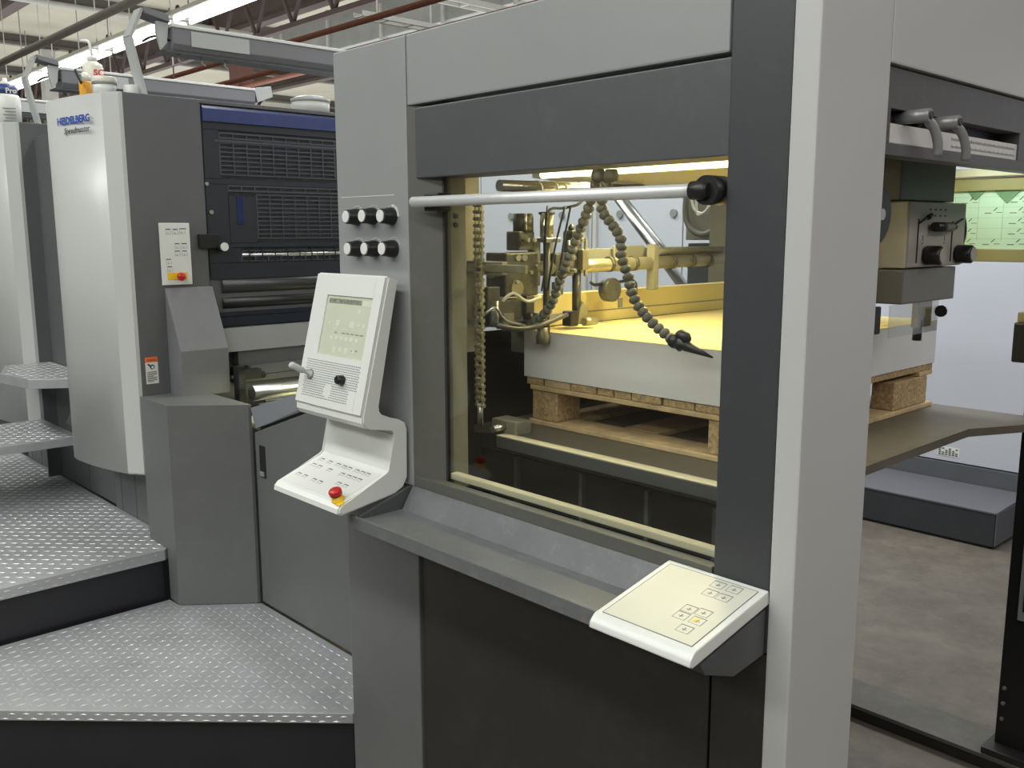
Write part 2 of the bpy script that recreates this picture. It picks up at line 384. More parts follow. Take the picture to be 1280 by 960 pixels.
# ducts and cable trays
d = thing('air_duct', 'big grey rectangular sheet metal air duct under the roof above the press', 'duct', (-12, 9, 4.9))
obj('duct_body', MB().box(-15.5, -8.8, 8.7, 9.6, 4.6, 5.2, 0.01), galv, d)
for i in range(5):
    x = -15.2 + i * 1.5; obj('flange', MB().box(x, x + 0.05, 8.66, 9.64, 4.56, 5.24), pipeg, d)
for j, (x, z, y0, y1) in enumerate(((-9.3, 4.45, 5.9, 8.6), (-10.6, 4.42, 7.2, 8.6), (-7.4, 4.4, 5.2, 12))):
    d = thing('cable_tray', ['grey cable tray crossing under the roof, middle of the three', 'grey cable tray crossing under the roof, farthest left', 'grey cable tray crossing under the roof, nearest the dark cabinet'][j], 'cable tray', (x, y0, z))
    for dx in (-0.1, 0.1): obj('side_rail', MB().box(x + dx - 0.012, x + dx + 0.012, y0, y1, z, z + 0.07), pipeg, d)
    k = MB()
    for i in range(int((y1 - y0) / 0.4)): k.box(x - 0.1, x + 0.1, y0 + i*0.4, y0 + i*0.4 + 0.03, z, z + 0.02)
    obj('rungs', k, pipeg, d, kind='stuff')
    for i in range(2): obj('hanger_rod', MB().cyl((x, y0 + 0.3 + i*0.9, z), (x, y0 + 0.3 + i*0.9, RZ), 0.012, 6), pipeg, d)
for i, (u, y) in enumerate(((25, 6.2), (31, 7.0), (97, 6.6), (135, 7.4), (163, 6.4), (214, 6.9))):
    p = P(u, 40, 1, y)
    o = obj('hanger_wire', MB().cyl((p.x, p.y, RZ - 2.6 + 0.3*(i % 3)), (p.x, p.y, RZ), 0.012, 6), pipeg)
    tag(o, 'thin steel wire hanging from the roof, %s from the left above the rear press units' % ['first', 'second', 'third', 'fourth', 'fifth', 'sixth'][i], 'wire', 'hanger wires under the roof')

# ============================================================ PRINTING UNITS
UX = -3.72           # plane of the unit's end face
def plan_cover(dx=0):
    return [(x + dx, y) for x, y in ((-3.72, 1.415), (-3.78, 1.372), (-3.86, 1.348), (-3.95, 1.328), (-4.05, 1.312), (-4.14, 1.304), (-4.20, 1.302), (-4.235, 1.309), (-4.26, 1.33), (-4.272, 1.36), (-4.272, 1.43), (-3.72, 1.43))]
def build_unit(label, near=True):
    u = thing('printing_unit', label, 'printing unit', (-3.95, 1.49, 0.0), 'printing units of the press')
    obj('body', MB().box(-4.27, UX - 0.012, 1.50, 3.08, GZ, 2.172, 0.006), unit_grey, u)
    obj('side_panel', MB().box(UX - 0.012, UX, 1.43, 1.742, 0.19, 2.186, 0.002), unit_grey, u)
    obj('top_panel', MB().box(-4.27, UX - 0.002, 1.43, 3.08, 2.172, 2.188, 0.003), unit_grey, u)
    obj('front_frame', MB().box(-4.27, UX - 0.014, 1.43, 1.50, 0.66, 2.172), unit_grey, u)
    c = MB().prism(plan_cover(), 2, 0.668, 2.188)
    c.bm.normal_update()
    ed = [e for e in c.bm.edges if abs((e.verts[0].co - e.verts[1].co).z) < 1e-4 and e.verts[0].co.y < 1.42 and e.verts[1].co.y < 1.42]
    bmesh.ops.bevel(c.bm, geom=ed, offset=0.006, segments=2, affect='EDGES')
    for f in c.bm.faces:
        if abs(f.normal.z) < 0.3 and f.calc_center_median().x < -3.79: f.smooth = True
    cv = obj('curved_cover', c, gloss_grey, u, 'glossy light grey curved cover')
    xs = [-4.27, -4.19, -4.02, -3.86, -3.722]
    for i in range(4):
        obj('base_panel', MB().box(xs[i] + 0.003, xs[i+1] - 0.003, 1.486, 1.50, 0.19, 0.655, 0.002), col_grey if 0 else mid_dark, u)
    # interunit guard on the end face, seen from the feeder side
    g = obj('guard', MB().box(UX - 0.03, UX - 0.012, 1.75, 3.06, 1.47, 2.105), mat('guard_black', (0.003, 0.0035, 0.005), 0.9, spec=0.05), u, 'black slotted guard')
    obj('blue_strip', MB().prism([(UX - 0.06, 2.165), (UX - 0.002, 2.165), (UX + 0.004, 2.155), (UX + 0.004, 2.104), (UX - 0.06, 2.104)], 1, 1.75, 3.06), blue, u, 'dark blue strip')
    gf = MB()
    def slots(rows, y0, y1, zt, pitch, h):
        """frame bars around open slots, standing proud of the black backing"""
        z = zt + pitch - h
        for r in range(rows + 1):
            gf.box(UX - 0.0095, UX - 0.0075, y0, y1, z, z + pitch - h)
            z -= pitch
        n = int((y1 - y0) / 0.062)
        for i in range(n + 1):
            gf.box(UX - 0.0095, UX - 0.0065, y0 + i*0.062 - 0.0032, y0 + i*0.062 + 0.0032, z + pitch, zt + pitch - h)
    bars_only = gf
    slots(1, 1.822, 3.02, 2.050, 0.0205, 0.013)
    slots(7, 1.822, 3.02, 2.012, 0.0185, 0.0125)
    slots(1, 1.85, 3.02, 1.835, 0.0205, 0.013)
    slots(10, 1.98, 3.02, 1.802, 0.0185, 0.0125)
    slots(2, 1.90, 3.02, 1.565, 0.022, 0.017)
    gf.box(UX - 0.0095, UX - 0.004, 1.80, 3.02, 2.024, 2.034)
    fr = gf
    obj('grille_bars', bars_only, mat('grille_bar_paint', (0.062, 0.068, 0.080), 0.35), u, kind='stuff'); fr = MB()
    for a, b, c_, d_ in ((1.75, 3.06, 2.074, 2.104), (1.75, 1.818, 1.874, 2.072), (1.75, 3.06, 1.852, 1.872), (1.75, 1.848, 1.607, 1.850),
                         (1.85, 1.975, 1.607, 1.80), (1.75, 3.06, 1.588, 1.605), (1.752, 1.895, 1.524, 1.586), (1.752, 3.06, 1.455, 1.522)):
        fr.box(UX - 0.012, UX - 0.006, a, b, c_, d_)
    for i in range(18): fr.box(UX - 0.0055, UX - 0.0025, 1.93 + i*0.062, 1.934 + i*0.062, 1.524, 1.586)
    obj('grille_frame', fr, mat('grille_paint', (0.020, 0.023, 0.030), 0.40, noise=0.1, nscale=5), u)
    obj('grip_recess', MB().box(UX - 0.008, UX - 0.004, 1.885, 1.915, 1.685, 1.805, 0.001), mat('blue_grip', (0.012, 0.02, 0.09), 0.3), u)
    obj('guard_roller', MB().cyl((UX - 0.0135, 1.90, 1.555), (UX - 0.0135, 3.02, 1.555), 0.009, 12), steel, u)
    for (a, b, q) in ((1.752, 1.85, 0.008), (1.765, 1.735, 0.009)):
        obj('screw', MB().cyl((UX, a, b), (UX + 0.008, a, b), q, 10), steel, u)
    obj('hinge_block', MB().box(UX - 0.01, UX + 0.02, 1.70, 1.79, 1.585, 1.645, 0.004), black, u)
    gk = obj('gauge', MB().cyl((UX, 1.80, 1.592), (UX + 0.035, 1.80, 1.592), 0.021, 16), black, u)
    obj('gauge_face', MB().cyl((UX + 0.035, 1.80, 1.592), (UX + 0.038, 1.80, 1.592), 0.018, 16), white, gk)
    # rollers and bars below the guard (run across the press)
    def bar(name, zt, zb, xo, m, y0=1.76, slope=0.0, lab=None):
        b = MB().prism([(UX - 0.05, zb), (UX + xo + slope, zb), (UX + xo, zt), (UX - 0.05, zt)], 1, y0, 3.06, 0)
        return obj(name, b, m, u, lab)
    obj('roller', MB().cyl((UX - 0.03, 1.80, 1.425), (UX - 0.03, 3.06, 1.425), 0.036, 20), mat('black_roller', (0.035, 0.035, 0.036), 0.35), u)
    obj('roller', MB().cyl((UX - 0.03, 1.80, 1.352), (UX - 0.03, 3.06, 1.352), 0.030, 20), black, u)
    bar('cross_bar', 1.315, 1.295, 0.0, navy, lab='blue-black cross bar'); bar('cross_bar', 1.293, 1.255, 0.01, navy)
    bar('steel_bar', 1.248, 1.150, 0.04, mid_grey, 1.77, 0.02, 'scuffed grey steel cross bar')
    bar('lower_guard', 1.148, 1.085, 0.05, unit_grey, 1.83); bar('lower_guard', 1.084, 1.045, 0.08, unit_grey, 1.87)
    bar('guard_lip', 1.043, 1.02, 0.10, dark_grey, 1.79)
    k = MB(); k.box(UX - 0.02, UX + 0.12, 1.80, 1.90, 1.035, 1.075, 0.004); k.cyl((UX + 0.1, 1.76, 1.045), (UX + 0.1, 1.92, 1.045), 0.014, 10)
    obj('latch', k, black, u)
    obj('inner_plate', MB().box(UX - 0.10, UX - 0.04, 1.745, 3.06, 0.2, 1.48), black, u)
    return u
mid_dark = mat('unit_base_paint', (0.125, 0.128, 0.126), 0.4, noise=0.05, nscale=3, bump=0.05, dirt=0.08)
unit = build_unit('nearest printing unit, glossy grey curved cover carrying blue lettering')
for i, lab in ((1, 'second printing unit at left edge, with side steps in front'), (2, 'third printing unit hidden mostly behind the second at far left')):
    c = copy_tree(unit); c.location.x = unit.location.x - 1.33 * i; c['label'] = lab
# --- what only the nearest unit shows
# lettering on the cover
o0 = P(73, 156, 1, 1.330); o1 = P(112, 151, 1, 1.330)
ta = Vector((-3.86, 1.348, 0)); tb = Vector((-4.14, 1.304, 0)); ux = (ta - tb).normalized()
def cover_point(uu, vv):
    # meet the chord plane of the cover, a little proud of the arc
    n = ux.cross(Z_); d = RM @ Vector(((uu - 640) / F_PX, -(vv - 480) / F_PX, -1)); base = Vector((-4.0, 1.316, 0))
    return EYE + d * ((base - EYE).dot(n) / d.dot(n))
a = cover_point(72, 157); b = cover_point(112, 151)
text_mesh('lettering', 'HEIDELBERG', 0.040, ink_blue, unit, Vector((a.x, a.y, a.z)), ux, Z_, 0.001, bold=0.0011, width=(b - a).length)
a2 = cover_point(80, 168); b2 = cover_point(112.5, 163)
text_mesh('lettering', 'Speedmaster', 0.034, ink, unit, a2, ux, Z_, 0.001, shear=0.35, width=(b2 - a2).length)
# push-button panel
def side_rect(u0, v0, u1, v1, X):
    p = P(u0, v0, 0, X); q = P(u1, v1, 0, X); return min(p.y, q.y), max(p.y, q.y), min(p.z, q.z), max(p.z, q.z)
y0, y1, z0, z1 = 1.538, 1.664, 1.440, 1.690
bp = obj('button_panel', MB().box(UX, UX + 0.010, y0, y1, z0, z1, 0.003), white, unit, 'white push-button panel')
k = MB(); k2 = MB()
for (a, b, n) in ((0.20, 0.89, 1), (0.43, 0.89, 1), (0.66, 0.90, 1.4), (0.47, 0.66, 1), (0.70, 0.66, 1.1), (0.46, 0.54, 1.1), (0.70, 0.54, 1), (0.16, 0.41, 1), (0.18, 0.29, 1)):
    ya = y0 + a*(y1 - y0); za = z0 + b*(z1 - z0)
    k.box(UX + 0.010, UX + 0.0105, ya, ya + 0.020*n, za, za + 0.0035)
    k2.box(UX + 0.010, UX + 0.0105, ya + 0.004, ya + 0.016, za - 0.017, za - 0.0155); k2.box(UX + 0.010, UX + 0.0105, ya + 0.008, ya + 0.0095, za - 0.017, za - 0.008)
    k2.box(UX + 0.010, UX + 0.0105, ya, ya + 0.001, za - 0.02, za - 0.004); k2.box(UX + 0.010, UX + 0.0105, ya + 0.021, ya + 0.022, za - 0.02, za - 0.004)
obj('print', k, ink, bp, kind='stuff'); obj('print', k2, ink_grey, bp, kind='stuff')
es = obj('stop_plate', MB().box(UX + 0.010, UX + 0.0115, y0 + 0.022, y1 - 0.022, z0 + 0.022, z0 + 0.050, 0.001), yellow, bp, 'yellow backing of stop button')
obj('stop_button', MB().lathe([(0.010, 0), (0.010, 0.012), (0.0165, 0.013), (0.0175, 0.022), (0.014, 0.028), (0.0, 0.030)], (UX + 0.010, 1.610, z0 + 0.034), 18, (1, 0, 0)), red, bp, 'red emergency stop button')
# warning label
y0, y1, z0, z1 = 1.449, 1.500, 1.043, 1.152
wl = obj('warning_sticker', MB().box(UX, UX + 0.001, y0, y1, z0, z1), white, unit, 'white sticker with orange header')
obj('header', MB().box(UX + 0.001, UX + 0.0015, y0, y1, z1 - 0.021, z1), orange, wl)
text_mesh('print', 'WARNING', 0.0115, ink, wl, Vector((UX + 0.0015, y0 + 0.006, z1 - 0.016)), Y_, Z_, 0.0002, width=0.040, ext=0.0002)
k = MB(); cy, cz = (y0 + y1)/2, z1 - 0.040
k.lathe([(0.010, 0), (0.010, 0.0004)], (UX + 0.001, cy + 0.002, cz), 18, (1, 0, 0))
k.prism([(cy - 0.019, cz + 0.012), (cy - 0.012, cz + 0.014), (cy - 0.001, cz + 0.004), (cy - 0.006, cz - 0.002)], 0, UX + 0.001, UX + 0.0015)
for i in range(8):
    wdt = 0.040 if i % 4 != 3 else 0.026
    k.box(UX + 0.001, UX + 0.0014, y0 + 0.005, y0 + 0.005 + wdt, z1 - 0.062 - i*0.0056, z1 - 0.0595 - i*0.0056)
obj('print', k, ink, wl, kind='stuff')
obj('pictogram_centre', MB().lathe([(0.0055, 0), (0.0055, 0.0003)], (UX + 0.0015, cy + 0.003, cz - 0.001), 12, (1, 0, 0)), white, wl)
# sloped housing on the end face
sl = MB().hexa([(UX, 1.548, 0.99), (-3.600, 1.548, 0.99), (-3.600, 1.752, 0.99), (UX, 1.752, 0.99)],
               [(UX, 1.548, 1.178), (-3.600, 1.548, 1.178), (-3.600, 1.752, 1.178), (UX, 1.752, 1.178)])
sl.bm.free(); sl = MB().prism([(UX, 0.99), (-3.600, 0.99), (-3.600, 1.178), (UX + 0.004, 1.428), (UX, 1.428)], 1, 1.548, 1.752, 0.002)
obj('sloped_housing', sl, unit_grey if 0 else mat('housing_grey', (0.17, 0.172, 0.178), 0.4, noise=0.06, nscale=6, dirt=0.12), unit, 'grey housing with sloping front')
# overhead ink beam with bent sheet bracket; one per unit
def press_beam(xc, y_end, label):
    t = thing('overhead_beam', label, 'beam', (xc, 1.57, 2.188), 'grey beams lying across the press units')
    p = [(1.544, 2.188), (1.497, 2.408), (1.548, 2.518)]
    b = MB().ribbon(p, 0.012, 0, xc - 0.035, xc + 0.035)
    obj('bracket', b, light_grey, t, 'bent light grey sheet bracket')
    b = MB().prism([(1.548, 2.522), (1.645, 2.508), (1.652, 2.478), (1.556, 2.498)], 0, xc - 0.05, xc + 0.05, 0.002)
    obj('bracket_head', b, beam_grey, t)
    b = MB().prism([(1.600, 2.480), (1.652, 2.478), (1.640, 2.400), (1.615, 2.372), (1.600, 2.430)], 0, xc + 0.02, xc + 0.035, 0.001)
    obj('bracket_plate', b, light_grey, t)
    b = MB().prism([(xc - 0.06, 2.375), (xc + 0.035, 2.375), (xc + 0.05, 2.40), (xc + 0.05, 2.462), (xc - 0.06, 2.462)], 1, 1.66, y_end, 0.003)
    obj('beam_body', b, beam_grey, t)
    obj('beam_cover', MB().box(xc - 0.065, xc + 0.054, 1.655, y_end, 2.462, 2.476, 0.003), white, t, 'white top strip')
    obj('access_panel', MB().box(xc + 0.05, xc + 0.054, 1.735, 1.99, 2.395, 2.455, 0.001), light_grey, t)
    obj('beam_lip', MB().box(xc - 0.06, xc + 0.04, 1.63, y_end, 2.366, 2.374), dark_grey, t)
    obj('cable', MB().tube([(xc, 1.555, 2.40), (xc + 0.01, 1.60, 2.425), (xc + 0.02, 1.66, 2.415), (xc + 0.03, 1.70, 2.44), (xc + 0.03, 1.72, 2.42)], 0.005, 6), black, t)
    for y in (1.70, 1.80, 1.90):
        obj('clip', MB().tube([(xc, y, 2.367), (xc, y, 2.345), (xc, y + 0.015, 2.335)], 0.004, 6, 1), pipeg, t)
    b = MB().prism([(y_end, 2.48), (y_end + 0.11, 2.50), (y_end + 0.12, 2.44), (y_end + 0.02, 2.40)], 0, xc - 0.05, xc + 0.04, 0.002)
    obj('end_bracket', b, light_grey, t)
    obj('end_leg', MB().ribbon([(y_end + 0.08, 2.45), (y_end + 0.035, 2.36), (y_end + 0.05, 2.188)], 0.010, 0, xc - 0.02, xc + 0.03), pipeg, t)
    return t
press_beam(-3.80, 3.0, 'long grey beam with white top, nearest, its bracket on the nearest unit')
press_beam(-5.13, 2.72, 'long grey beam across the second unit, seen behind the blue strip')
press_beam(-6.46, 2.8, 'grey beam across the third unit, glimpsed at far left above a dark panel')

# things standing on the units
def bottle_tub():
    x, y = P(130, 110, 2, 2.2).x, 0
    q = P(130, 100, 1, 1.42); c = (q.x, 1.42, 2.188)
    t = thing('plastic_tub', 'round white plastic tub with lid on top of the nearest unit', 'tub', c)
    h = P(130, 96.5, 1, 1.42).z - 2.188; r = 0.046
    obj('body', MB().lathe([(r*0.92, 0), (r*0.95, h*0.7)], c, 28), white, t)
    obj('lid', MB().lathe([(r*1.0, h*0.68), (r*1.03, h*0.72), (r*1.03, h*0.95), (r*0.97, h)], c, 28), bottlew, t)
    obj('rim', MB().lathe([(r*1.02, h*0.58), (r*1.02, h*0.64)], c, 28), ink_grey, t)
bottle_tub()
q = P(160.5, 112, 1, 1.50); tag(obj('jar_lid', MB().lathe([(0.033, 0), (0.034, 0.002), (0.034, P(160, 107, 1, 1.5).z - 2.19), (0.03, P(160, 106.5, 1, 1.5).z - 2.188)], (q.x, 1.515, 2.188), 24), white), 'small round white cap right of the tub on the nearest unit', 'cap')
q = P(117, 100, 1, 1.52); c = Vector((q.x, 1.52, 2.188))
t = thing('spray_bottle', 'upright milky squeeze bottle with red lettering and bent nozzle behind the white tub', 'bottle', c)
zt = lambda v: P(117, v, 1, 1.52).z - 2.188
obj('body', MB().lathe([(0.040, 0), (0.042, zt(84)), (0.036, zt(80)), (0.018, zt(76))], c, 24), bottlew, t)
obj('cap', MB().lathe([(0.020, zt(76)), (0.020, zt(71)), (0.008, zt(69))], c, 16), white, t)
obj('nozzle', MB().tube([c + Vector((0, 0, zt(69))), c + Vector((-0.005, -0.003, zt(56))), c + Vector((-0.012, -0.01, zt(50))), c + Vector((-0.035, -0.03, zt(49)))], 0.006, 8), white, t)
vd = (EYE - c); vd.z = 0; vd.normalize(); sd = Z_.cross(vd).normalized()
for i in range(1):
    text_mesh('lettering', 'SC', 0.036, mat('red_print', (0.6, 0.03, 0.03), 0.5), t, c + vd*0.043 + sd*0.002 + Z_*zt(96), sd, Z_, 0.001, bold=0.001)
q = P(106, 100, 1, 1.45); c2 = Vector((q.x, 1.45, 2.188))
t = thing('oil_bottle', 'narrow bottle of amber liquid left of the milky squeeze bottle', 'bottle', c2)
obj('liquid', MB().lathe([(0.024, 0), (0.025, 0.085), (0.024, 0.09)], c2, 18), amber, t)
obj('body', MB().lathe([(0.024, 0.09), (0.023, 0.115), (0.010, 0.126)], c2, 18), bottlew, t)
obj('strap', MB().ribbon([(c2.x - 0.01, 2.188 + 0.135), (c2.x + 0.055, 2.188 + 0.075)], 0.015, 1, c2.y - 0.036, c2.y - 0.030), rubber, t)
# spray bottle on the second unit
q = P(9, 140, 1, 1.50); c3 = Vector((q.x, 1.50, 2.188)); zq = lambda v: P(9, v, 1, 1.5).z - 2.188
t = thing('cleaner_bottle', 'white bottle with dark blue label on the second unit at left edge', 'bottle', c3)
obj('body', MB().lathe([(0.066, 0), (0.068, zq(122)), (0.055, zq(117))], c3, 24), white, t)
obj('label_band', MB().lathe([(0.058, zq(118)), (0.058, zq(109)), (0.045, zq(105))], c3, 24), mat('label_blue', (0.03, 0.05, 0.18), 0.4), t)
obj('cap', MB().lathe([(0.026, zq(106)), (0.022, zq(101)), (0.012, zq(100)), (0.012, zq(96))], c3, 16), white, t)
vd = (EYE - c3); vd.z = 0; vd.normalize(); sd = Z_.cross(vd).normalized()
text_mesh('lettering', 'Pro', 0.036, white, t, c3 + vd*0.0605 + sd*0.0 + Z_*zq(117), sd, Z_, 0.0, bold=0.001)
k = MB()
for i in range(6): k.on(c3 + vd*0.069 + Z_*(0.02 + i*0.016), sd, Z_, -0.01 - 0.01*(i % 2), 0.04, 0, 0.005, 0.001)
obj('print', k, ink_grey, t)
# tin on the blue strip
q = P(397, 132, 1, 2.33); c4 = Vector((q.x - 0.06, 2.33, 2.188))
t = thing('white_tin', 'round white tin with lid standing above the blue strip beside the dark cabinet', 'tin', c4)
hh = P(397, 124, 1, 2.33).z - 2.188
obj('body', MB().lathe([(0.085, 0), (0.085, hh)], c4, 28), white, t)
obj('lid', MB().lathe([(0.089, hh - 0.01), (0.089, hh + 0.004), (0.06, hh + 0.016), (0.0, hh + 0.018)], c4, 28), light_grey, t)

# ============================================================ PLATFORMS AND STEPS
def lozenges(poly, z, pitch=0.033, L=0.032, W=0.006, H=0.0018, ang0=0.0):
    """raised tear bars inside a convex polygon (plan)"""
    bm = bmesh.new()
    xs = [p[0] for p in poly]; ys = [p[1] for p in poly]; n = len(poly)
    ar = sum(poly[i][0]*poly[(i+1)%n][1] - poly[(i+1)%n][0]*poly[i][1] for i in range(n)); sg = 1 if ar > 0 else -1
    def inside(x, y):
        c = False
        for i in range(n):
            ax, ay = poly[i]; bx, by = poly[(i+1) % n]; l2 = (bx-ax)**2 + (by-ay)**2
            t = max(0, min(1, ((x-ax)*(bx-ax) + (y-ay)*(by-ay))/l2))
            if math.hypot(x-ax-t*(bx-ax), y-ay-t*(by-ay)) < L*0.55: return False
            if (ay > y) != (by > y) and x < (bx-ax)*(y-ay)/(by-ay) + ax: c = not c
        return c
    i = 0; R2 = 2.6
    cx, cy = sum(xs)/n, sum(ys)/n; k = int(R2*1.6/pitch)
    for a in range(-k, k):
        for b in range(-k, k):
            px_, py_ = a*pitch, b*pitch
            x = cx + px_*math.cos(ang0) - py_*math.sin(ang0); y = cy + px_*math.sin(ang0) + py_*math.cos(ang0)
            if not inside(x, y): continue
            t = ang0 + (PI/4 if (a + b) % 2 else -PI/4)
            dx, dy = math.cos(t)*L/2, math.sin(t)*L/2; ex, ey = -math.sin(t)*W/2, math.cos(t)*W/2
            v = [bm.verts.new(q) for q in ((x-dx, y-dy, z), (x+ex, y+ey, z), (x+dx, y+dy, z), (x-ex, y-ey, z), (x - dx*.35, y - dy*.35, z+H), (x + dx*.35, y + dy*.35, z+H))]
            for q in ((0,3,4),(3,5,4),(3,2,5),(2,1,5),(1,4,5),(1,0,4)): bm.faces.new([v[j] for j in q])
    return bm
def edge_lozenges(p0, p1, z0, z1, nrm, pitch=0.045):
    bm = bmesh.new(); p0 = Vector(p0); p1 = Vector(p1); d = (p1 - p0); l = d.length; d.normalize(); nrm = Vector(nrm)
    n = int(l / pitch)
    for i in range(n):
        for row in (0, 1):
            c = p0 + d * ((i + 0.5 + 0.5*row) * pitch); c.z = z0 + (z1 - z0) * (0.66 if row else 0.18)
            tdir = d
            a, b = c - tdir*0.013, c + tdir*0.013; up = Z_*0.0032
            v = [bm.verts.new(q) for q in (a, c + up, b, c - up, c + nrm*0.0022)]
            for q in ((0,1,4),(1,2,4),(2,3,4),(3,0,4)): bm.faces.new([v[j] for j in q])
    return bm
def deck(name, label, poly, z, th, front, skirt, pitch=0.033, ang=0.0, zfloor=GZ):
    cx = sum(p[0] for p in poly)/len(poly); cy = sum(p[1] for p in poly)/len(poly)
    t = thing(name, label, 'platform', (cx, cy, zfloor))
    obj('tread_plate', MB().prism(poly, 2, z - th, z, 0.003), sheet_steel, t)
    obj('tread_pattern', lozenges(poly, z, pitch, ang0=ang), loz, t, kind='stuff')
    for (a, b) in front:
        nn = Vector((b[1]-a[1], a[0]-b[0], 0)).normalized(); c = Vector((cx - a[0], cy - a[1], 0))
        if nn.dot(c) > 0: nn = -nn
        A = Vector((*a, 0)) + nn*0.0002; B = Vector((*b, 0)) + nn*0.0002
        obj('edge_pattern', edge_lozenges(A, B, z - th, z, nn), loz, t, kind='stuff')
    if skirt: obj('riser', MB().prism(skirt, 2, zfloor, z - th - 0.002), base_black, t, 'black riser')
    return t
base_black = mat('riser_black', (0.018, 0.018, 0.022), 0.4, noise=0.15, nscale=4)
pl = P(0, 888, 2, 0.19); pr = P(443, 892, 2, 0.19)
fd = (pr - pl).normalized(); fn = Vector((fd.y, -fd.x, 0))
A = pl - fd*0.55; B_ = Vector((-2.262, 1.445, 0))
poly = [(A.x, A.y), (B_.x, B_.y), (-2.262, 1.662), (-3.24, 1.662), (-3.45, 1.41), (-3.53, 1.41), (-3.53, A.y)]
sk = [(A.x + .0, A.y + 0.03), (B_.x - 0.03, B_.y + 0.02), (-2.29, 1.666), (-3.23, 1.666), (-3.44, 1.40), (-3.52, 1.40), (-3.52, A.y + 0.03)]
deck('lower_platform', 'lowest tread-plate platform with slanting front edge, against the dark cabinet', poly, 0.19, 0.034, [((A.x, A.y), (B_.x, B_.y))], sk, ang=math.atan2(fd.y, fd.x))
poly = [(-3.535, 0.2), (-3.535, 1.405), (-3.60, 1.485), (-6.9, 1.485), (-6.9, 0.2)]
def _chk(): pass
deck('upper_platform', 'second tread-plate platform, one step up at left', poly, 0.40, 0.045, [((-3.535, 0.2), (-3.535, 1.405))],
     [(-3.555, 0.2), (-3.555, 1.40), (-3.62, 1.48), (-6.9, 1.48), (-6.9, 0.2)])
s3 = P(86, 547, 2, 0.71)
poly = [(s3.x - 0.02, 0.60), (s3.x, 1.44), (s3.x - 0.05, 1.50), (-5.045, 1.50), (-5.045, 1.28), (-5.6, 1.28), (-5.6, 0.60)]
poly = [(s3.x - 0.02, 0.60), (s3.x, 1.42), (-5.045, 1.42), (-5.045, 0.60)]
deck('side_step', 'third tread-plate step, between first and second printing units', poly, 0.71, 0.04, [], None, zfloor=0.67)
poly = [(-5.045, 1.27), (-4.77, 1.175), (-4.50, 1.22), (-4.40, 1.36), (-4.40, 1.484), (-5.045, 1.484)]
deck('side_step', 'topmost small tread-plate step beside the second printing unit', poly, 1.0, 0.045, [], None, zfloor=0.955)
# infill wall between first and second unit
iw = thing('side_cladding', 'grey panels between the printing units below the side steps', 'cladding', (-4.6, 1.5, 0.4))
obj('panel', MB().box(-5.04, -4.62, 1.492, 1.505, 0.405, 2.12, 0.002), unit_grey, iw)
obj('panel', MB().box(-4.612, -4.285, 1.492, 1.505, 0.405, 2.12, 0.002), unit_grey, iw)
obj('scuff_plate', MB().prism([(-4.9, 0.70), (-4.62, 0.70), (-4.60, 0.80), (-4.72, 0.83)], 1, 1.486, 1.491), mid_grey, iw)
# corner box in front of the nearest unit
cb = thing('corner_housing', 'tall grey chamfered housing standing on the lower platform', 'housing', (-3.45, 1.55, 0.19))
sb = MB().prism([(-3.53, 1.4146), (-3.442, 1.412), (-3.245, 1.648), (-3.245, 1.66), (-3.53, 1.66)], 2, 0.193, 0.996)
sb.prism([(-3.715, 1.418), (-3.5301, 1.4146), (-3.5301, 1.66), (-3.715, 1.66)], 2, 0.405, 0.996)
obj('shell', sb, mid_dark, cb)

# infeed side cover (sloping top) between unit and feeder
ic = thing('infeed_side_cover', 'grey side cover with black slot handle and sloping top', 'cover', (-2.9, 1.68, 0.19))
obj('door_panel', MB().prism([(-3.240, 0.196), (-2.20, 0.196), (-2.20, 1.235), (-3.240, 0.886)], 1, 1.667, 1.685, 0.002), mid_dark, ic)
obj('top_strip', MB().hexa([(-3.24, 1.672, 0.900), (-2.20, 1.672, 1.250), (-2.20, 1.74, 1.250), (-3.24, 1.74, 0.900)],
     [(-3.24, 1.655, 0.984), (-2.20, 1.655, 1.275), (-2.20, 1.74, 1.275), (-3.24, 1.74, 0.984)]), mat('strip_grey', (0.24, 0.25, 0.27), 0.35, noise=0.04), ic)
obj('gap_seal', MB().prism([(-3.238, 0.80), (-2.20, 1.15), (-2.20, 1.262), (-3.238, 0.912)], 1, 1.690, 1.70), black, ic)
hd = obj('slot_handle', MB().box(-3.206, -3.162, 1.664, 1.667, 0.716, 0.842, 0.002), black, ic)
obj('handle_pull', MB().box(-3.198, -3.170, 1.658, 1.665, 0.722, 0.740, 0.002), ink_grey, hd)
# infeed rollers glimpsed below the guards
ir = thing('infeed_roller', 'yellow-lit steel rollers in the gap above the sloping side cover', 'roller', (-3.45, 1.9, 0.95))
obj('roller', MB().cyl((-3.46, 1.775, 1.000), (-3.46, 2.6, 1.000), 0.034, 20), steel, ir)
obj('roller', MB().cyl((-3.40, 1.80, 0.968), (-3.40, 2.6, 0.968), 0.010, 14), black, ir)
obj('roller_end', MB().cyl((-3.37, 1.755, 0.945), (-3.37, 1.83, 0.945), 0.026, 14), rubber, ir)
obj('tray', MB().box(-3.58, -3.15, 1.76, 2.7, 0.86, 0.88), inner_pale, ir)
obj('adjuster', MB().box(-3.595, -3.55, 1.765, 1.80, 0.93, 1.10, 0.004), black, ir)

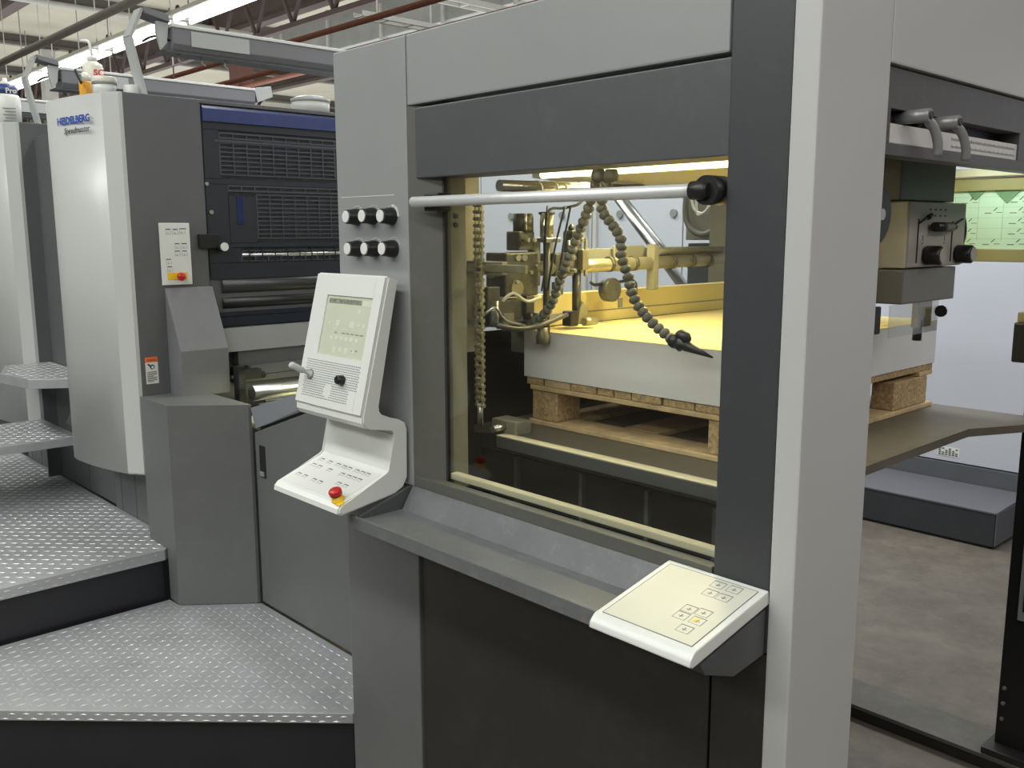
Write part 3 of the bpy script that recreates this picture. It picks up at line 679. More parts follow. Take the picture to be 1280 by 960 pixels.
# ============================================================ FEEDER CABINET
YF = 1.40
fc = thing('feeder_cabinet', 'tall grey feeder cabinet with big front window, centre of the photo', 'machine cabinet', (-1.48, YF, 0.0))
def fp(name, b, m, lab=None, par=None): return obj(name, b, m, par or fc, lab)
fp('left_column', MB().box(-2.185, -1.868, YF, YF + 0.10, 1.0, 2.118, 0.004), col_grey)
fp('left_column_base', MB().box(-2.19, -1.856, YF + 0.001, YF + 0.10, GZ, 0.998, 0.004), mid_dark)
fp('header_panel', MB().box(-1.864, -0.949, YF, YF + 0.10, 1.953, 2.118, 0.004), col_grey)
fp('hood_panel', MB().box(-1.842, -0.947, YF + 0.006, YF + 0.10, 1.780, 1.946, 0.003), dark_grey, 'dark grey hood panel')
fp('window_reveal', MB().prism([(-1.866, YF + 0.002), (-1.764, YF + 0.030), (-1.764, YF + 0.05), (-1.866, YF + 0.05)], 2, 1.0, 1.952), mat('reveal_grey', (0.10, 0.10, 0.085), 0.4, noise=0.05, dirt=0.08))
fp('inner_post', MB().box(-1.862, -1.772, YF + 0.052, YF + 0.105, 1.0, 1.86, 0.002), olive)
fp('dark_column', MB().box(-0.945, -0.827, YF, YF + 0.12, 0.90, 2.16, 0.003), mat('charcoal_paint', (0.042, 0.044, 0.048), 0.42, noise=0.05, nscale=3, bump=0.05, dirt=0.04), 'charcoal column')
fp('corner_post', MB().prism([(-0.825, YF - 0.004), (-0.777, YF - 0.004), (-0.777, 1.641), (-0.825, 1.641)], 2, GZ, 2.22, 0.004), post_grey, 'light grey corner post')
fp('base_panel', MB().box(-1.846, -0.951, YF + 0.008, YF + 0.05, GZ, 0.96, 0.003), base_dark, 'near-black lower panel')
fp('base_panel', MB().box(-0.945, -0.829, YF + 0.006, YF + 0.05, GZ, 0.895, 0.003), base_dark)
fp('sill', MB().box(-1.86, -0.949, YF + 0.0, YF + 0.028, 0.99, 1.030, 0.002), MATS['reveal_grey'])
fp('sill_rail', MB().box(-1.762, -0.949, YF + 0.036, YF + 0.060, 1.034, 1.050, 0.003), inner_pale, 'cream rail inside the glass')
fp('window_glass', MB().box(-1.760, -0.948, YF + 0.030, YF + 0.034, 1.032, 1.79), glass, 'clear window pane')
fp('glass_seal', MB().box(-1.766, -1.760, YF + 0.026, YF + 0.038, 1.03, 1.79), rubber)
# grab bar
gb = fp('grab_bar', MB().cyl((-1.818, YF - 0.022, 1.722), (-1.00, YF - 0.022, 1.722), 0.0125, 20), alu, 'aluminium grab bar')
fp('end_cap', MB().lathe([(0.0125, 0), (0.0165, 0.002), (0.017, 0.03), (0.012, 0.038)], (-1.004, YF - 0.022, 1.722), 18, (1, 0, 0)), black, None, gb)
fp('bar_mount', MB().cyl((-0.975, YF - 0.02, 1.722), (-0.975, YF + 0.03, 1.722), 0.026, 20), black, None, gb)
fp('bar_mount', MB().box(-1.79, -1.735, YF - 0.012, YF + 0.03, 1.700, 1.742, 0.004), black, None, gb)
# rotary knobs with scale plates
ky = YF - 0.038
cnt = 0
for (u, v) in ((432, 271), (452, 270), (475, 270), (434, 311), (455, 311), (477, 311)):
    p = P(u, v, 1, ky)
    kb = obj('rotary_knob', MB().lathe([(0.0215, 0), (0.0220, 0.003), (0.0212, 0.016), (0.0195, 0.018), (0.0188, 0.034), (0.017, 0.037)], (p.x, YF, p.z), 24, (0, -1, 0)), black, fc)
    obj('knob_cap', MB().lathe([(0.0155, 0), (0.0155, 0.002), (0.014, 0.003)], (p.x, YF - 0.037, p.z), 20, (0, -1, 0)), white, kb, 'white knob cap')
    k = MB()
    for i in range(9):
        a = PI * (0.15 + 0.7 * i / 8); k.box(p.x + math.cos(a)*0.028 - 0.0012, p.x + math.cos(a)*0.028 + 0.0012, YF - 0.001, YF, p.z + math.sin(a)*0.028 - 0.0012, p.z + math.sin(a)*0.028 + 0.0012)
    obj('scale_marks', k, white, kb)
    if cnt == 2:
        k = MB(); 
        for i in range(8):
            a = PI * (0.02 + 0.5 * i / 8); k.box(p.x + math.cos(a)*0.026 - 0.003, p.x + math.cos(a)*0.026 + 0.003, YF - 0.002, YF, p.z + math.sin(a)*0.026 - 0.003, p.z + math.sin(a)*0.026 + 0.003)
        obj('scale_arc', k, white, kb)
    cnt += 1
fp('scale_plate', MB().box(-2.165, -1.925, YF - 0.0006, YF, 1.742, 1.7435), white)
# shelf tray
tr_ = thing('shelf_tray', 'shallow grey tray shelf below the feeder window', 'shelf', (-1.46, 1.3, 0.93))
obj('tray_floor', MB().box(-1.905, -1.042, 1.238, 1.366, 0.938, 0.946, 0.001), sill_grey, tr_)
obj('tray_lip', MB().box(-1.912, -1.042, 1.229, 1.239, 0.918, 0.951, 0.002), sill_grey, tr_)
obj('tray_back', MB().prism([(1.360, 0.944), (1.396, 1.002), (1.399, 1.002), (1.399, 0.93), (1.362, 0.93)], 0, -1.868, -1.042, 0.0005), sill_grey, tr_)
obj('tray_end', MB().prism([(1.238, 0.94), (1.236, 0.952), (1.392, 1.000), (1.398, 1.0), (1.398, 0.93)], 0, -1.885, -1.872, 0.0005), dark_grey, tr_)
obj('tray_underside', MB().prism([(1.240, 0.930), (1.398, 0.937), (1.398, 0.88), (1.36, 0.90)], 0, -1.86, -0.96), dark_grey, tr_)
# keypad on the shelf
kp = thing('shelf_keypad', 'flat cream membrane keypad in white frame on right end of the tray shelf', 'control panel', (-0.935, 1.29, 0.95))
kx0, kx1 = -1.046, -0.826
K0 = Vector((0, 1.162, 0.972)); K1 = Vector((0, 1.398, 1.020)); uy = (K1 - K0).normalized(); Lk = (K1 - K0).length
kn = X_.cross(uy).normalized()
ks = [(0.012, -0.004), (0.004, -0.010), (0.0, -0.020), (0.008, -0.026), (Lk, -0.026), (Lk, 0.0), (0.020, 0.0)]
pts = [(K0 + uy*a + kn*c) for a, c in ks]
obj('frame', MB().prism([(p.y, p.z) for p in pts], 0, kx0, kx1, 0.003), white, kp)
O = K0 + X_*kx0
obj('membrane', MB().on(O, X_, uy, 0.014, 0.206, 0.028, Lk - 0.014, 0.0012), cream, kp, 'cream membrane')
def keyrect(n, x0, x1, y0, y1, h=0.0018):
    k = MB(); w_ = 0.0011
    k.on(O, X_, uy, x0, x1, y1 - w_*1.6, y1, h); k.on(O, X_, uy, x0, x0 + w_*.5, y0, y1, h); k.on(O, X_, uy, x1 - w_, x1, y0, y1, h); k.on(O, X_, uy, x0, x1, y0, y0 + w_*.4, h)
    cx, cy = (x0 + x1)/2, (y0 + y1)/2
    k.on(O, X_, uy, cx - 0.005, cx + 0.005, cy - 0.002, cy - 0.0008, h); k.on(O, X_, uy, cx - 0.0012, cx + 0.001, cy - 0.005, cy + 0.004, h)
    return k
def key_at(u, v):
    d = RM @ Vector(((u - 640) / F_PX, -(v - 480) / F_PX, -1)); p = EYE + d * ((O - EYE).dot(kn) / d.dot(kn)); q = p - O
    return q.dot(X_), q.dot(uy)
for (u, v) in ((898, 732), (918, 738), (888, 742), (905, 748), (862, 762), (880, 767), (852, 770), (872, 777), (856, 787)):
    a, b = key_at(u, v)
    obj('key', keyrect('key', a - 0.013, a + 0.013, b - 0.011, b + 0.011, 0.0016), ink_grey, kp)
a, b = key_at(870, 776); obj('key_led', MB().on(O, X_, uy, a - 0.006, a + 0.006, b - 0.006, b + 0.006, 0.0016), mat('yellow_key', (0.75, 0.62, 0.15), 0.4), kp)
k = MB()
for (x0, x1, y0_, y1_) in ((0.013, 0.207, 0.027, 0.0278), (0.013, 0.207, Lk - 0.0138, Lk - 0.013), (0.013, 0.0138, 0.027, Lk - 0.013), (0.2062, 0.207, 0.027, Lk - 0.013)):
    k.on(O, X_, uy, x0, x1, y0_, y1_, 0.0016)
obj('outline', k, ink_grey, kp)
obj('support', MB().prism([(1.20, 0.944), (1.396, 0.985), (1.396, 0.90), (1.30, 0.890), (1.215, 0.922)], 0, -0.945, -0.829, 0.002), dark_grey, kp, 'dark grey support wedge')

# ---- side of the cabinet (towards the pile delivery opening)
XS = -0.777
fp('side_header', MB().box(XS - 0.10, XS, 1.6425, 3.2, 1.942, 2.22, 0.004), col_grey if 0 else post_grey)
fp('side_header_lower', MB().prism([(XS - 0.09, 1.938), (XS - 0.008, 1.938), (XS - 0.008, 1.868), (XS - 0.09, 1.868)], 1, 1.6425, 3.2), mat('side_dark', (0.085, 0.08, 0.078), 0.4, noise=0.06, nscale=4, dirt=0.15))
fp('slot_backing', MB().box(XS - 0.06, XS - 0.05, 1.6425, 3.2, 1.80, 1.87), black)
fp('side_rail', MB().box(XS - 0.05, XS - 0.008, 1.6425, 3.2, 1.786, 1.808, 0.002), MATS['side_dark'])
fp('side_rail_end', MB().box(XS - 0.05, XS - 0.008, 1.6425, 1.668, 1.808, 1.868), MATS['side_dark'])
fp('side_rail_end', MB().box(XS - 0.05, XS - 0.008, 2.312, 3.2, 1.808, 1.868), MATS['side_dark'])
sc = fp('scale_bar', MB().box(XS - 0.045, XS - 0.012, 1.668, 2.312, 1.8085, 1.843, 0.001), mat('scale_white', (0.60, 0.58, 0.55), 0.35, noise=0.05, nscale=15), 'white printed scale bar')
k = MB()
for i in range(70):
    y = 1.95 + i * 0.005
    k.box(XS - 0.012, XS - 0.0116, y, y + 0.0012, 1.829, 1.836 - 0.002*(i % 5 != 0)); k.box(XS - 0.012, XS - 0.0116, y, y + 0.0012, 1.815, 1.821 - 0.002*(i % 5 != 0))
fp('graduations', k, ink, None, sc)
for (y, z) in ((1.735, 1.857), (1.865, 1.855)):
    h = fp('clamp_lever', MB().cyl((XS - 0.03, y, z), (XS + 0.035, y, z), 0.0125, 16), steel if 0 else mat('lever_grey', (0.30, 0.30, 0.30), 0.35, 0.4), 'grey clamping lever')
    b = MB().tube([(XS + 0.026, y + 0.002, z - 0.004), (XS + 0.034, y + 0.020, z - 0.022), (XS + 0.038, y + 0.032, z - 0.048), (XS + 0.036, y + 0.036, z - 0.070)], 0.0088, 10)
    fp('lever_arm', b, MATS['lever_grey'], None, h)
    fp('lever_screw', MB().cyl((XS + 0.035, y, z), (XS + 0.038, y, z), 0.007, 12), ink, None, h)
    fp('threaded_stud', MB().cyl((XS - 0.055, y - 0.004, z), (XS - 0.028, y - 0.004, z), 0.016, 12), black, None, h)
fp('roof', MB().box(-2.185, XS - 0.09, YF + 0.10, 3.2, 2.09, 2.112), col_grey)
fp('inner_ceiling', MB().box(-2.14, XS - 0.09, YF + 0.11, 3.2, 1.875, 1.89), inner_pale)
fp('inner_pale_post', MB().box(-1.935, -1.887, 1.60, 1.65, 1.33, 1.874, 0.002), inner_pale)
fp('ceiling_edge', MB().box(-2.14, -1.36, 3.16, 3.2, 1.80, 1.875, 0.003), inner_pale)
fp('inner_front_beam', MB().box(-1.84, -0.95, YF + 0.10, YF + 0.125, 1.79, 1.874), inner_pale)
for x in (-2.14, -0.92):
    fp('rear_post', MB().box(x - 0.04, x + 0.04, 3.12, 3.2, GZ, 1.875, 0.003), olive) if x < -2 else None
lt = fp('lamp_tube', MB().cyl((-2.05, 2.05, 1.823), (-1.12, 2.05, 1.823), 0.012, 12), ytube, 'yellow fluorescent tube')
fp('lamp_reflector', MB().prism([(2.075, 1.818), (2.60, 1.780), (2.60, 1.790), (2.075, 1.874)], 0, -2.12, -1.13), inner_pale)
fp('tube_holder', MB().box(-1.12, -1.09, 2.02, 2.08, 1.80, 1.876, 0.003), inner_pale, None, lt)
# panel closing the inside below the pile table
fp('inner_lower_panel', MB().box(-2.13, -0.86, 1.76, 1.775, GZ, 1.02), black)
k = MB()
for x in (-1.85, -1.6, -1.38, -1.18, -1.0): k.box(x - 0.006, x + 0.006, 1.745, 1.76, 0.02, 1.02)
fp('inner_frame_bars', k, dark_grey)
fp('inner_cross_rail', MB().box(-2.1, -0.90, 1.74, 1.76, 0.86, 0.875), dark_grey)
fp('inner_side_wall', MB().box(-2.15, -2.13, YF + 0.11, 1.775, GZ, 1.30), black)

# ============================================================ OPERATOR CONSOLE
cs = thing('operator_console', 'white swan-necked operator console with screen and red stop button', 'control console', (-2.04, 1.39, 1.0))
cx0, cx1 = -2.20, -1.882
prof = [(1.345, 1.543), (1.258, 1.200), (1.257, 1.183), (1.266, 1.170), (1.280, 1.166), (1.345, 1.158), (1.356, 1.150), (1.352, 1.135), (1.336, 1.048), (1.325, 1.040),
        (1.190, 0.990), (1.180, 0.980), (1.178, 0.968), (1.190, 0.962), (1.350, 0.986), (1.378, 1.000), (1.392, 1.024), (1.394, 1.150), (1.388, 1.168), (1.368, 1.180), (1.312, 1.196), (1.304, 1.206), (1.302, 1.222), (1.376, 1.531)]
# housing is built from convex pieces sharing the swan-neck outline
def console_part(name, idx, m=white, b=0.0):
    return obj(name, MB().prism([prof[i] for i in idx], 0, cx0, cx1, b), m, cs)
bm = bmesh.new()
va = [bm.verts.new((cx0, y, z)) for y, z in prof]; vb = [bm.verts.new((cx1, y, z)) for y, z in prof]
fa = bm.faces.new(va); fb = bm.faces.new(vb[::-1]); n = len(prof)
for i in range(n): bm.faces.new((va[i], vb[i], vb[(i+1)%n], va[(i+1)%n]))
bmesh.ops.bevel(bm, geom=list(set(list(fa.edges) + list(fb.edges))), offset=0.004, segments=2, affect='EDGES')
obj('console_shell', bm, white, cs)
# face frame
O2 = Vector((cx0, 1.258, 1.200)); uyf = (Vector((0, 1.345, 1.543)) - Vector((0, 1.258, 1.200))).normalized(); fnn = X_.cross(uyf).normalized(); Lf = math.hypot(0.087, 0.343)
def face_at(u, v):
    d = RM @ Vector(((u - 640) / F_PX, -(v - 480) / F_PX, -1)); p = EYE + d * ((O2 - EYE).dot(fnn) / d.dot(fnn)); q = p - O2
    return q.dot(X_), q.dot(uyf)
s_tl = face_at(412, 369); s_tr = face_at(469, 373); s_bl = face_at(398, 443); s_br = face_at(454, 451)
sx0 = (s_tl[0] + s_bl[0])/2; sx1 = (s_tr[0] + s_br[0])/2; sy1 = (s_tl[1] + s_tr[1])/2; sy0 = (s_bl[1] + s_br[1])/2
print('screen', sx0, sx1, sy0, sy1, Lf)
W_ = cx1 - cx0
fr = MB()
fr.on(O2, X_, uyf, 0.004, sx0, 0.002, Lf - 0.004, 0.006, 0.001); fr.on(O2, X_, uyf, sx1, W_ - 0.004, 0.002, Lf - 0.004, 0.006, 0.001)
fr.on(O2, X_, uyf, sx0, sx1, sy1, Lf - 0.004, 0.006); fr.on(O2, X_, uyf, sx0, sx1, 0.002, sy0, 0.006)
obj('bezel', fr, white, cs)
scr = obj('screen', MB().on(O2, X_, uyf, sx0, sx1, sy0, sy1, 0.0015), lcd, cs, 'pale green-grey display')
k = MB(); k2 = MB()
SW, SH = sx1 - sx0, sy1 - sy0
def sm(kk, a, b, c, d): kk.on(O2, X_, uyf, sx0 + a*SW, sx0 + b*SW, sy0 + c*SH, sy0 + d*SH, 0.0019)
sm(k, 0.04, 0.76, 0.87, 0.95); 
for i in range(9): sm(k2, 0.06 + i*0.075, 0.10 + i*0.075, 0.885 + 0.01*(i % 2), 0.935)
sm(k2, 0.78, 0.98, 0.86, 0.95)
for (a, b, c, d) in ((0.72, 0.78, 0.74, 0.80), (0.28, 0.36, 0.50, 0.60), (0.58, 0.68, 0.50, 0.60), (0.74, 0.80, 0.52, 0.57), (0.86, 0.92, 0.52, 0.58), (0.12, 0.16, 0.52, 0.56), (0.2, 0.9, 0.455, 0.462)):
    sm(k2, a, b, c, d)
for i in range(6): sm(k2, 0.20 + i*0.11, 0.27 + i*0.11, 0.28, 0.34)
for i in range(4): sm(k2, 0.30 + i*0.13, 0.38 + i*0.13, 0.06 + 0.03*(i % 2), 0.16)
for i in range(5): sm(k, 0.44 + i*0.10, 0.51 + i*0.10, 0.385, 0.405)
sm(k, 0.28, 0.34, 0.385, 0.405); sm(k, 0.70, 0.74, 0.12, 0.14); sm(k, 0.80, 0.84, 0.13, 0.15)
obj('display_marks', k, ink_grey if 0 else mat('lcd_dark', (0.24, 0.26, 0.20), 0.4), scr, kind='stuff'); obj('display_marks', k2, lcd_hi, scr, kind='stuff')
k = MB()
g0, g1 = face_at(388, 486), face_at(454, 461)
rows = 17
for r in range(rows):
    b = 0.022 + r * (sy0 - 0.022 - 0.012) / rows
    x = 0.030 + 0.004*(r % 2)
    while x < W_ - 0.04:
        x2 = min(x + 0.0055, W_ - 0.036)
        if not (math.hypot((x + 0.003) - 0.150, (b - 0.045)) < 0.019 or (x > 0.245 and b < 0.055)): k.on(O2, X_, uyf, x, x2, b, b + 0.0022, 0.0066)
        x += 0.0085
obj('speaker_grille', k, ink_grey, cs, kind='stuff')
a, b = face_at(431, 476)
c = O2 + X_*a + uyf*b + fnn*0.006
obj('dial_knob', MB().lathe([(0.012, 0), (0.013, 0.003), (0.0115, 0.018), (0.009, 0.020)], c, 18, fnn), black, cs, 'black dial knob')
a, b = face_at(391, 468); c = O2 + X_*a + uyf*b + fnn*0.006
jo = obj('toggle_lever', MB().lathe([(0.012, 0), (0.012, 0.004), (0.006, 0.006), (0.0055, 0.022), (0.0085, 0.026), (0.0095, 0.060), (0.006, 0.066)], c, 14, (fnn*1.0 + Z_*0.28 + X_*-0.12).normalized()), light_grey, cs, 'grey toggle lever')
obj('lever_ring', MB().lathe([(0.014, 0), (0.014, 0.003)], c, 16, fnn), ink_grey, jo)
obj('seam_line', MB().box(cx0 + 0.02, cx1 - 0.006, 1.3490, 1.3512, 1.143, 1.1445), ink_grey, cs)
obj('lock_screw', MB().cyl((-2.0, 1.356, 1.148), (-2.0, 1.345, 1.147), 0.005, 12), ink_grey, cs)
# lower key field
O3 = Vector((cx0, 1.190, 0.990)); uy3 = Vector((0, 0.135, 0.050)).normalized(); n3 = X_.cross(uy3).normalized()
obj('key_field', MB().on(O3, X_, uy3, 0.014, W_ - 0.018, 0.010, 0.140, 0.0010), mat('key_field_white', (0.66, 0.66, 0.63), 0.35, noise=0.02), cs)
def kf(u, v):
    d = RM @ Vector(((u - 640) / F_PX, -(v - 480) / F_PX, -1)); p = EYE + d * ((O3 - EYE).dot(n3) / d.dot(n3)); q = p - O3
    return q.dot(X_), q.dot(uy3)
k = MB(); k2 = MB()
for (x, y, n_) in ((0.03, 0.118, 1), (0.07, 0.118, 1), (0.11, 0.118, 1), (0.14, 0.118, 1), (0.165, 0.118, 1), (0.20, 0.118, 1), (0.225, 0.118, 1), (0.25, 0.118, 1),
                (0.03, 0.090, 1), (0.06, 0.090, 1), (0.11, 0.090, 1), (0.17, 0.090, 1), (0.20, 0.090, 1), (0.225, 0.090, 1), (0.25, 0.090, 1),
                (0.03, 0.040, 1), (0.062, 0.040, 1), (0.11, 0.038, 1), (0.14, 0.038, 1), (0.205, 0.055, 1), (0.235, 0.055, 1)):
    k.on(O3, X_, uy3, x, x + 0.018, y + 0.011, y + 0.0135, 0.0014); k2.on(O3, X_, uy3, x, x + 0.0008, y, y + 0.012, 0.0014); k2.on(O3, X_, uy3, x + 0.017, x + 0.018, y, y + 0.012, 0.0014)
    k2.on(O3, X_, uy3, x + 0.006, x + 0.011, y + 0.003, y + 0.0045, 0.0014)
obj('key_legends', k, ink, cs, kind='stuff'); obj('key_outlines', k2, ink_grey, cs, kind='stuff')
a, b = kf(423, 625); c = O3 + X_*a + uy3*b
eb = obj('stop_base', MB().lathe([(0.0175, 0.001), (0.0175, 0.004), (0.013, 0.006), (0.013, 0.012)], c, 20, n3), yellow, cs, 'yellow base ring')
obj('stop_button', MB().lathe([(0.011, 0.012), (0.012, 0.018), (0.0160, 0.016), (0.0170, 0.027), (0.014, 0.031), (0.0, 0.032)], c, 20, n3), red, eb, 'red emergency stop button')
obj('stop_mark', MB().on(c, X_, uy3, 0.010, 0.030, -0.018, 0.0, 0.0013), yellow, cs)

# ============================================================ PILE, PALLET, TABLE
px0, px1, py0, py1 = -1.922, -1.211, 1.849, 2.986
ps = thing('paper_stack', 'tall block of white board sheets on the pallet behind the window', 'paper stack', (-1.57, 2.4, 1.235))
def sheets_material():
    m = mat('paper_edges', (0.74, 0.73, 0.76), 0.8, noise=0.02, nscale=3).copy(); nt = m.node_tree; N = nt.nodes; L = nt.links; b = N['Principled BSDF']
    tc = N.new('ShaderNodeTexCoord'); wv = N.new('ShaderNodeTexWave'); wv.bands_direction = 'Z'; wv.inputs['Scale'].default_value = 160; wv.inputs['Distortion'].default_value = 1.0
    L.new(tc.outputs['Object'], wv.inputs['Vector']); bp = N.new('ShaderNodeBump'); bp.inputs['Strength'].default_value = 0.15; bp.inputs['Distance'].default_value = 0.001
    L.new(wv.outputs['Fac'], bp.inputs['Height']); L.new(bp.outputs['Normal'], b.inputs['Normal']); return m
pe = sheets_material()
zz = 1.2355
obj('sheet_block', MB().box(px0, px1, py0, py1, zz, zz + 0.135, 0.0006, 1), pe, ps); zz += 0.135
obj('top_sheet', MB().prism([(px0, py0), (px1, py0), (px1, py1), (px0, py1)], 2, zz, zz + 0.0012), tint_board, ps, 'top sheet with yellow lamp light painted in')
ZT = zz + 0.0012
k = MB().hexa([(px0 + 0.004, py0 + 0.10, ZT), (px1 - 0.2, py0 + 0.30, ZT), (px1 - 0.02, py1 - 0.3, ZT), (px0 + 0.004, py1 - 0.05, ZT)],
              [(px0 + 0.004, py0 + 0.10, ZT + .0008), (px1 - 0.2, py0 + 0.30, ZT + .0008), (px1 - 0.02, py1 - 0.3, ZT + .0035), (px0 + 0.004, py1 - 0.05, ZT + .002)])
obj('lifted_sheet', k, tint_board, ps)
fs = thing('front_stop_board', 'long board with yellow lamp light painted in, standing along the far left edge of the paper stack', 'board', (-1.97, 2.4, 1.38))
obj('board', MB().box(-1.985, -1.935, 1.80, 3.0, 1.372, 1.466, 0.002), tint_board, fs)
obj('groove', MB().box(-1.936, -1.9335, 1.95, 3.0, 1.404, 1.408), ink_grey, fs)
obj('bracket', MB().box(-1.99, -1.93, 1.86, 1.90, 1.30, 1.405, 0.002), olive, fs)
obj('notch_plate', MB().box(-1.936, -1.932, 2.28, 2.30, 1.41, 1.44), ink_grey, fs)
for y in (1.83, 1.87): obj('screw', MB().cyl((-1.935, y, 1.435), (-1.930, y, 1.435), 0.006, 10), ink, fs)
pa = thing('pallet', 'wooden pallet with chipboard blocks under the paper stack', 'pallet', (-1.57, 2.4, 1.097))
# top boards run away from the window; end grains show along the front
w0 = px0 - 0.004; ws = [0.072, 0.105, 0.095, 0.060, 0.062, 0.100, 0.100, 0.108]
x = w0 + 0.012
for q in ws:
    obj('top_board', MB().box(x, x + q - 0.005, py0 + 0.002 + random.uniform(0, .006), py1, 1.2135, 1.2350, 0.002, 1), chip if random.random() < .6 else wood, pa); x += q
for y in (py0 + 0.004, 2.36, py1 - 0.10): obj('cross_board', MB().box(px0 + 0.02, px1 - 0.002, y, y + 0.095, 1.199, 1.213, 0.002, 1), wood, pa)
for x in (px0 + 0.024, px1 - 0.074):
    for y in (py0 + 0.010, 2.37, 2.715):
        obj('block', MB().box(x, x + (0.10 if x < -1.5 else 0.072), y, y + (0.10 if y < 2.5 else 0.23), 1.112, 1.1985, 0.003, 1), chip, pa)
for x in (px0 + 0.022, -1.63, px1 - 0.11): obj('bottom_board', MB().box(x, x + 0.115, py0 + 0.11, py1 - 0.01, 1.0975, 1.1115, 0.002, 1), wood, pa)
obj('bottom_board', MB().box(px0 + 0.018, px1, py0 + 0.002, py0 + 0.105, 1.0975, 1.1115, 0.002, 1), wood, pa)
fpz = fp('pile_front_plate', MB().box(-2.03, -2.015, 1.64, 3.08, GZ, 1.365, 0.002), black)
tb = thing('pile_table', 'flat lifting table carrying the pallet, its corner cut at right', 'table', (-1.5, 2.3, 1.06))
poly = [(-2.00, 1.72), (-1.94, 1.755), (-1.84, 1.68), (-0.985, 1.70), (-0.985, 2.69), (-0.86, 2.94), (-0.86, 3.015), (-2.00, 3.015)]
obj('table_plate', MB().prism(poly, 2, 1.074, 1.097, 0.002), darkwood, tb)
obj('edge_rail', MB().box(-1.84, -0.99, 1.664, 1.684, 1.066, 1.097, 0.002), dark_grey, tb)
obj('edge_strip', MB().box(-1.84, -0.99, 1.664, 1.700, 1.0972, 1.1005, 0.001), inner_pale, tb, 'pale strip along front edge')
obj('under_beam', MB().box(-1.95, -1.02, 1.85, 1.93, 1.0, 1.072, 0.003), dark_grey, tb)
obj('lift_lug', MB().box(-1.90, -1.80, 1.70, 1.76, 1.097, 1.135, 0.004), olive, tb)
obj('lug_pin', MB().cyl((-1.85, 1.66, 1.115), (-1.85, 1.71, 1.115), 0.010, 12), steel, tb)
# lifting chain
ch = thing('lifting_chain', 'roller chain hanging inside the window by the left frame', 'chain', (-1.80, 1.60, 1.2))
zc = 1.19; k = MB(); i = 0
while zc < 1.73:
    if i % 2: k.box(-1.836, -1.832, 1.588, 1.600, zc, zc + 0.026, 0.001, 1); k.box(-1.820, -1.816, 1.588, 1.600, zc, zc + 0.026, 0.001, 1)
    else: k.box(-1.840, -1.836, 1.589, 1.599, zc, zc + 0.026, 0.001, 1); k.box(-1.816, -1.812, 1.589, 1.599, zc, zc + 0.026, 0.001, 1)
    k.cyl((-1.843, 1.594, zc + 0.004), (-1.809, 1.594, zc + 0.004), 0.0055, 8); zc += 0.0175; i += 1
obj('links', k, brass, ch, kind='stuff')
obj('chain_end', MB().cyl((-1.826, 1.594, 1.135), (-1.826, 1.594, 1.20), 0.008, 10), steel, ch)
obj('chain_guide', MB().box(-1.90, -1.75, 1.605, 1.625, 1.54, 1.575, 0.003), olive, ch)
obj('guide_arm', MB().box(-1.88, -1.66, 1.60, 1.61, 1.548, 1.568, 0.002), brass, ch)

# ============================================================ SUCTION HEAD
sh = thing('suction_head', 'greasy metal suction head of cylinders, rods and cables over the stack', 'machine head', (-1.85, 2.0, 1.38))
SX = -1.85
def sp(name, b, m, lab=None): return obj(name, b, m, sh, lab)
def sy(u): return P(u, 300, 0, SX).y
def sz(u, v, X=SX): return P(u, v, 0, X).z
sp('cross_tube', MB().cyl((SX, sy(612), 1.548), (SX, 2.75, 1.556), 0.020, 16), brass, 'oily yellow cross tube')
sp('cross_bar', MB().box(SX - 0.05, SX - 0.035, sy(720), 2.9, 1.56, 1.60, 0.002), olive)
sp('main_block', MB().box(SX - 0.05, SX + 0.03, sy(622), sy(664), sz(640, 370), sz(640, 315), 0.006), oily)
sp('upper_block', MB().box(SX - 0.03, SX + 0.02, sy(642), sy(662), sz(650, 313), sz(650, 289), 0.004), oily)
sp('motor', MB().cyl((SX, sy(654), sz(654, 290)), (SX, sy(654), sz(654, 267)), 0.028, 16), oily)
sp('rear_block', MB().box(SX - 0.05, SX + 0.02, sy(688), sy(712), sz(700, 345), sz(700, 316), 0.006), oily)
# tall lift cylinder
y = sy(677)
sp('lift_cylinder', MB().cyl((SX + 0.02, y, sz(677, 300)), (SX + 0.02, y, sz(677, 266)), 0.019, 20), brass, 'brassy lift cylinder')
sp('cylinder_cap', MB().cyl((SX + 0.02, y, sz(677, 268)), (SX + 0.02, y, sz(677, 265)), 0.023, 20), oily)
sp('cylinder_collar', MB().box(SX - 0.01, SX + 0.045, y - 0.03, y + 0.03, sz(677, 303), sz(677, 297), 0.002), steel)
sp('guide_rod', MB().cyl((SX + 0.02, y, sz(677, 415)), (SX + 0.02, y, sz(677, 300)), 0.010, 14), oily)
sp('guide_shell', MB().cyl((SX + 0.0, y - 0.03, sz(667, 357)), (SX + 0.0, y - 0.03, sz(667, 302)), 0.018, 14), olive)
sp('sucker_foot', MB().lathe([(0.020, 0), (0.020, 0.02), (0.016, 0.03), (0.016, 0.045)], (SX + 0.02, y - 0.014, sz(677, 428)), 18), brass)
sp('guide_plate', MB().box(SX - 0.01, SX + 0.0, sy(686), sy(692), sz(689, 345), sz(689, 300), 0.001), olive)
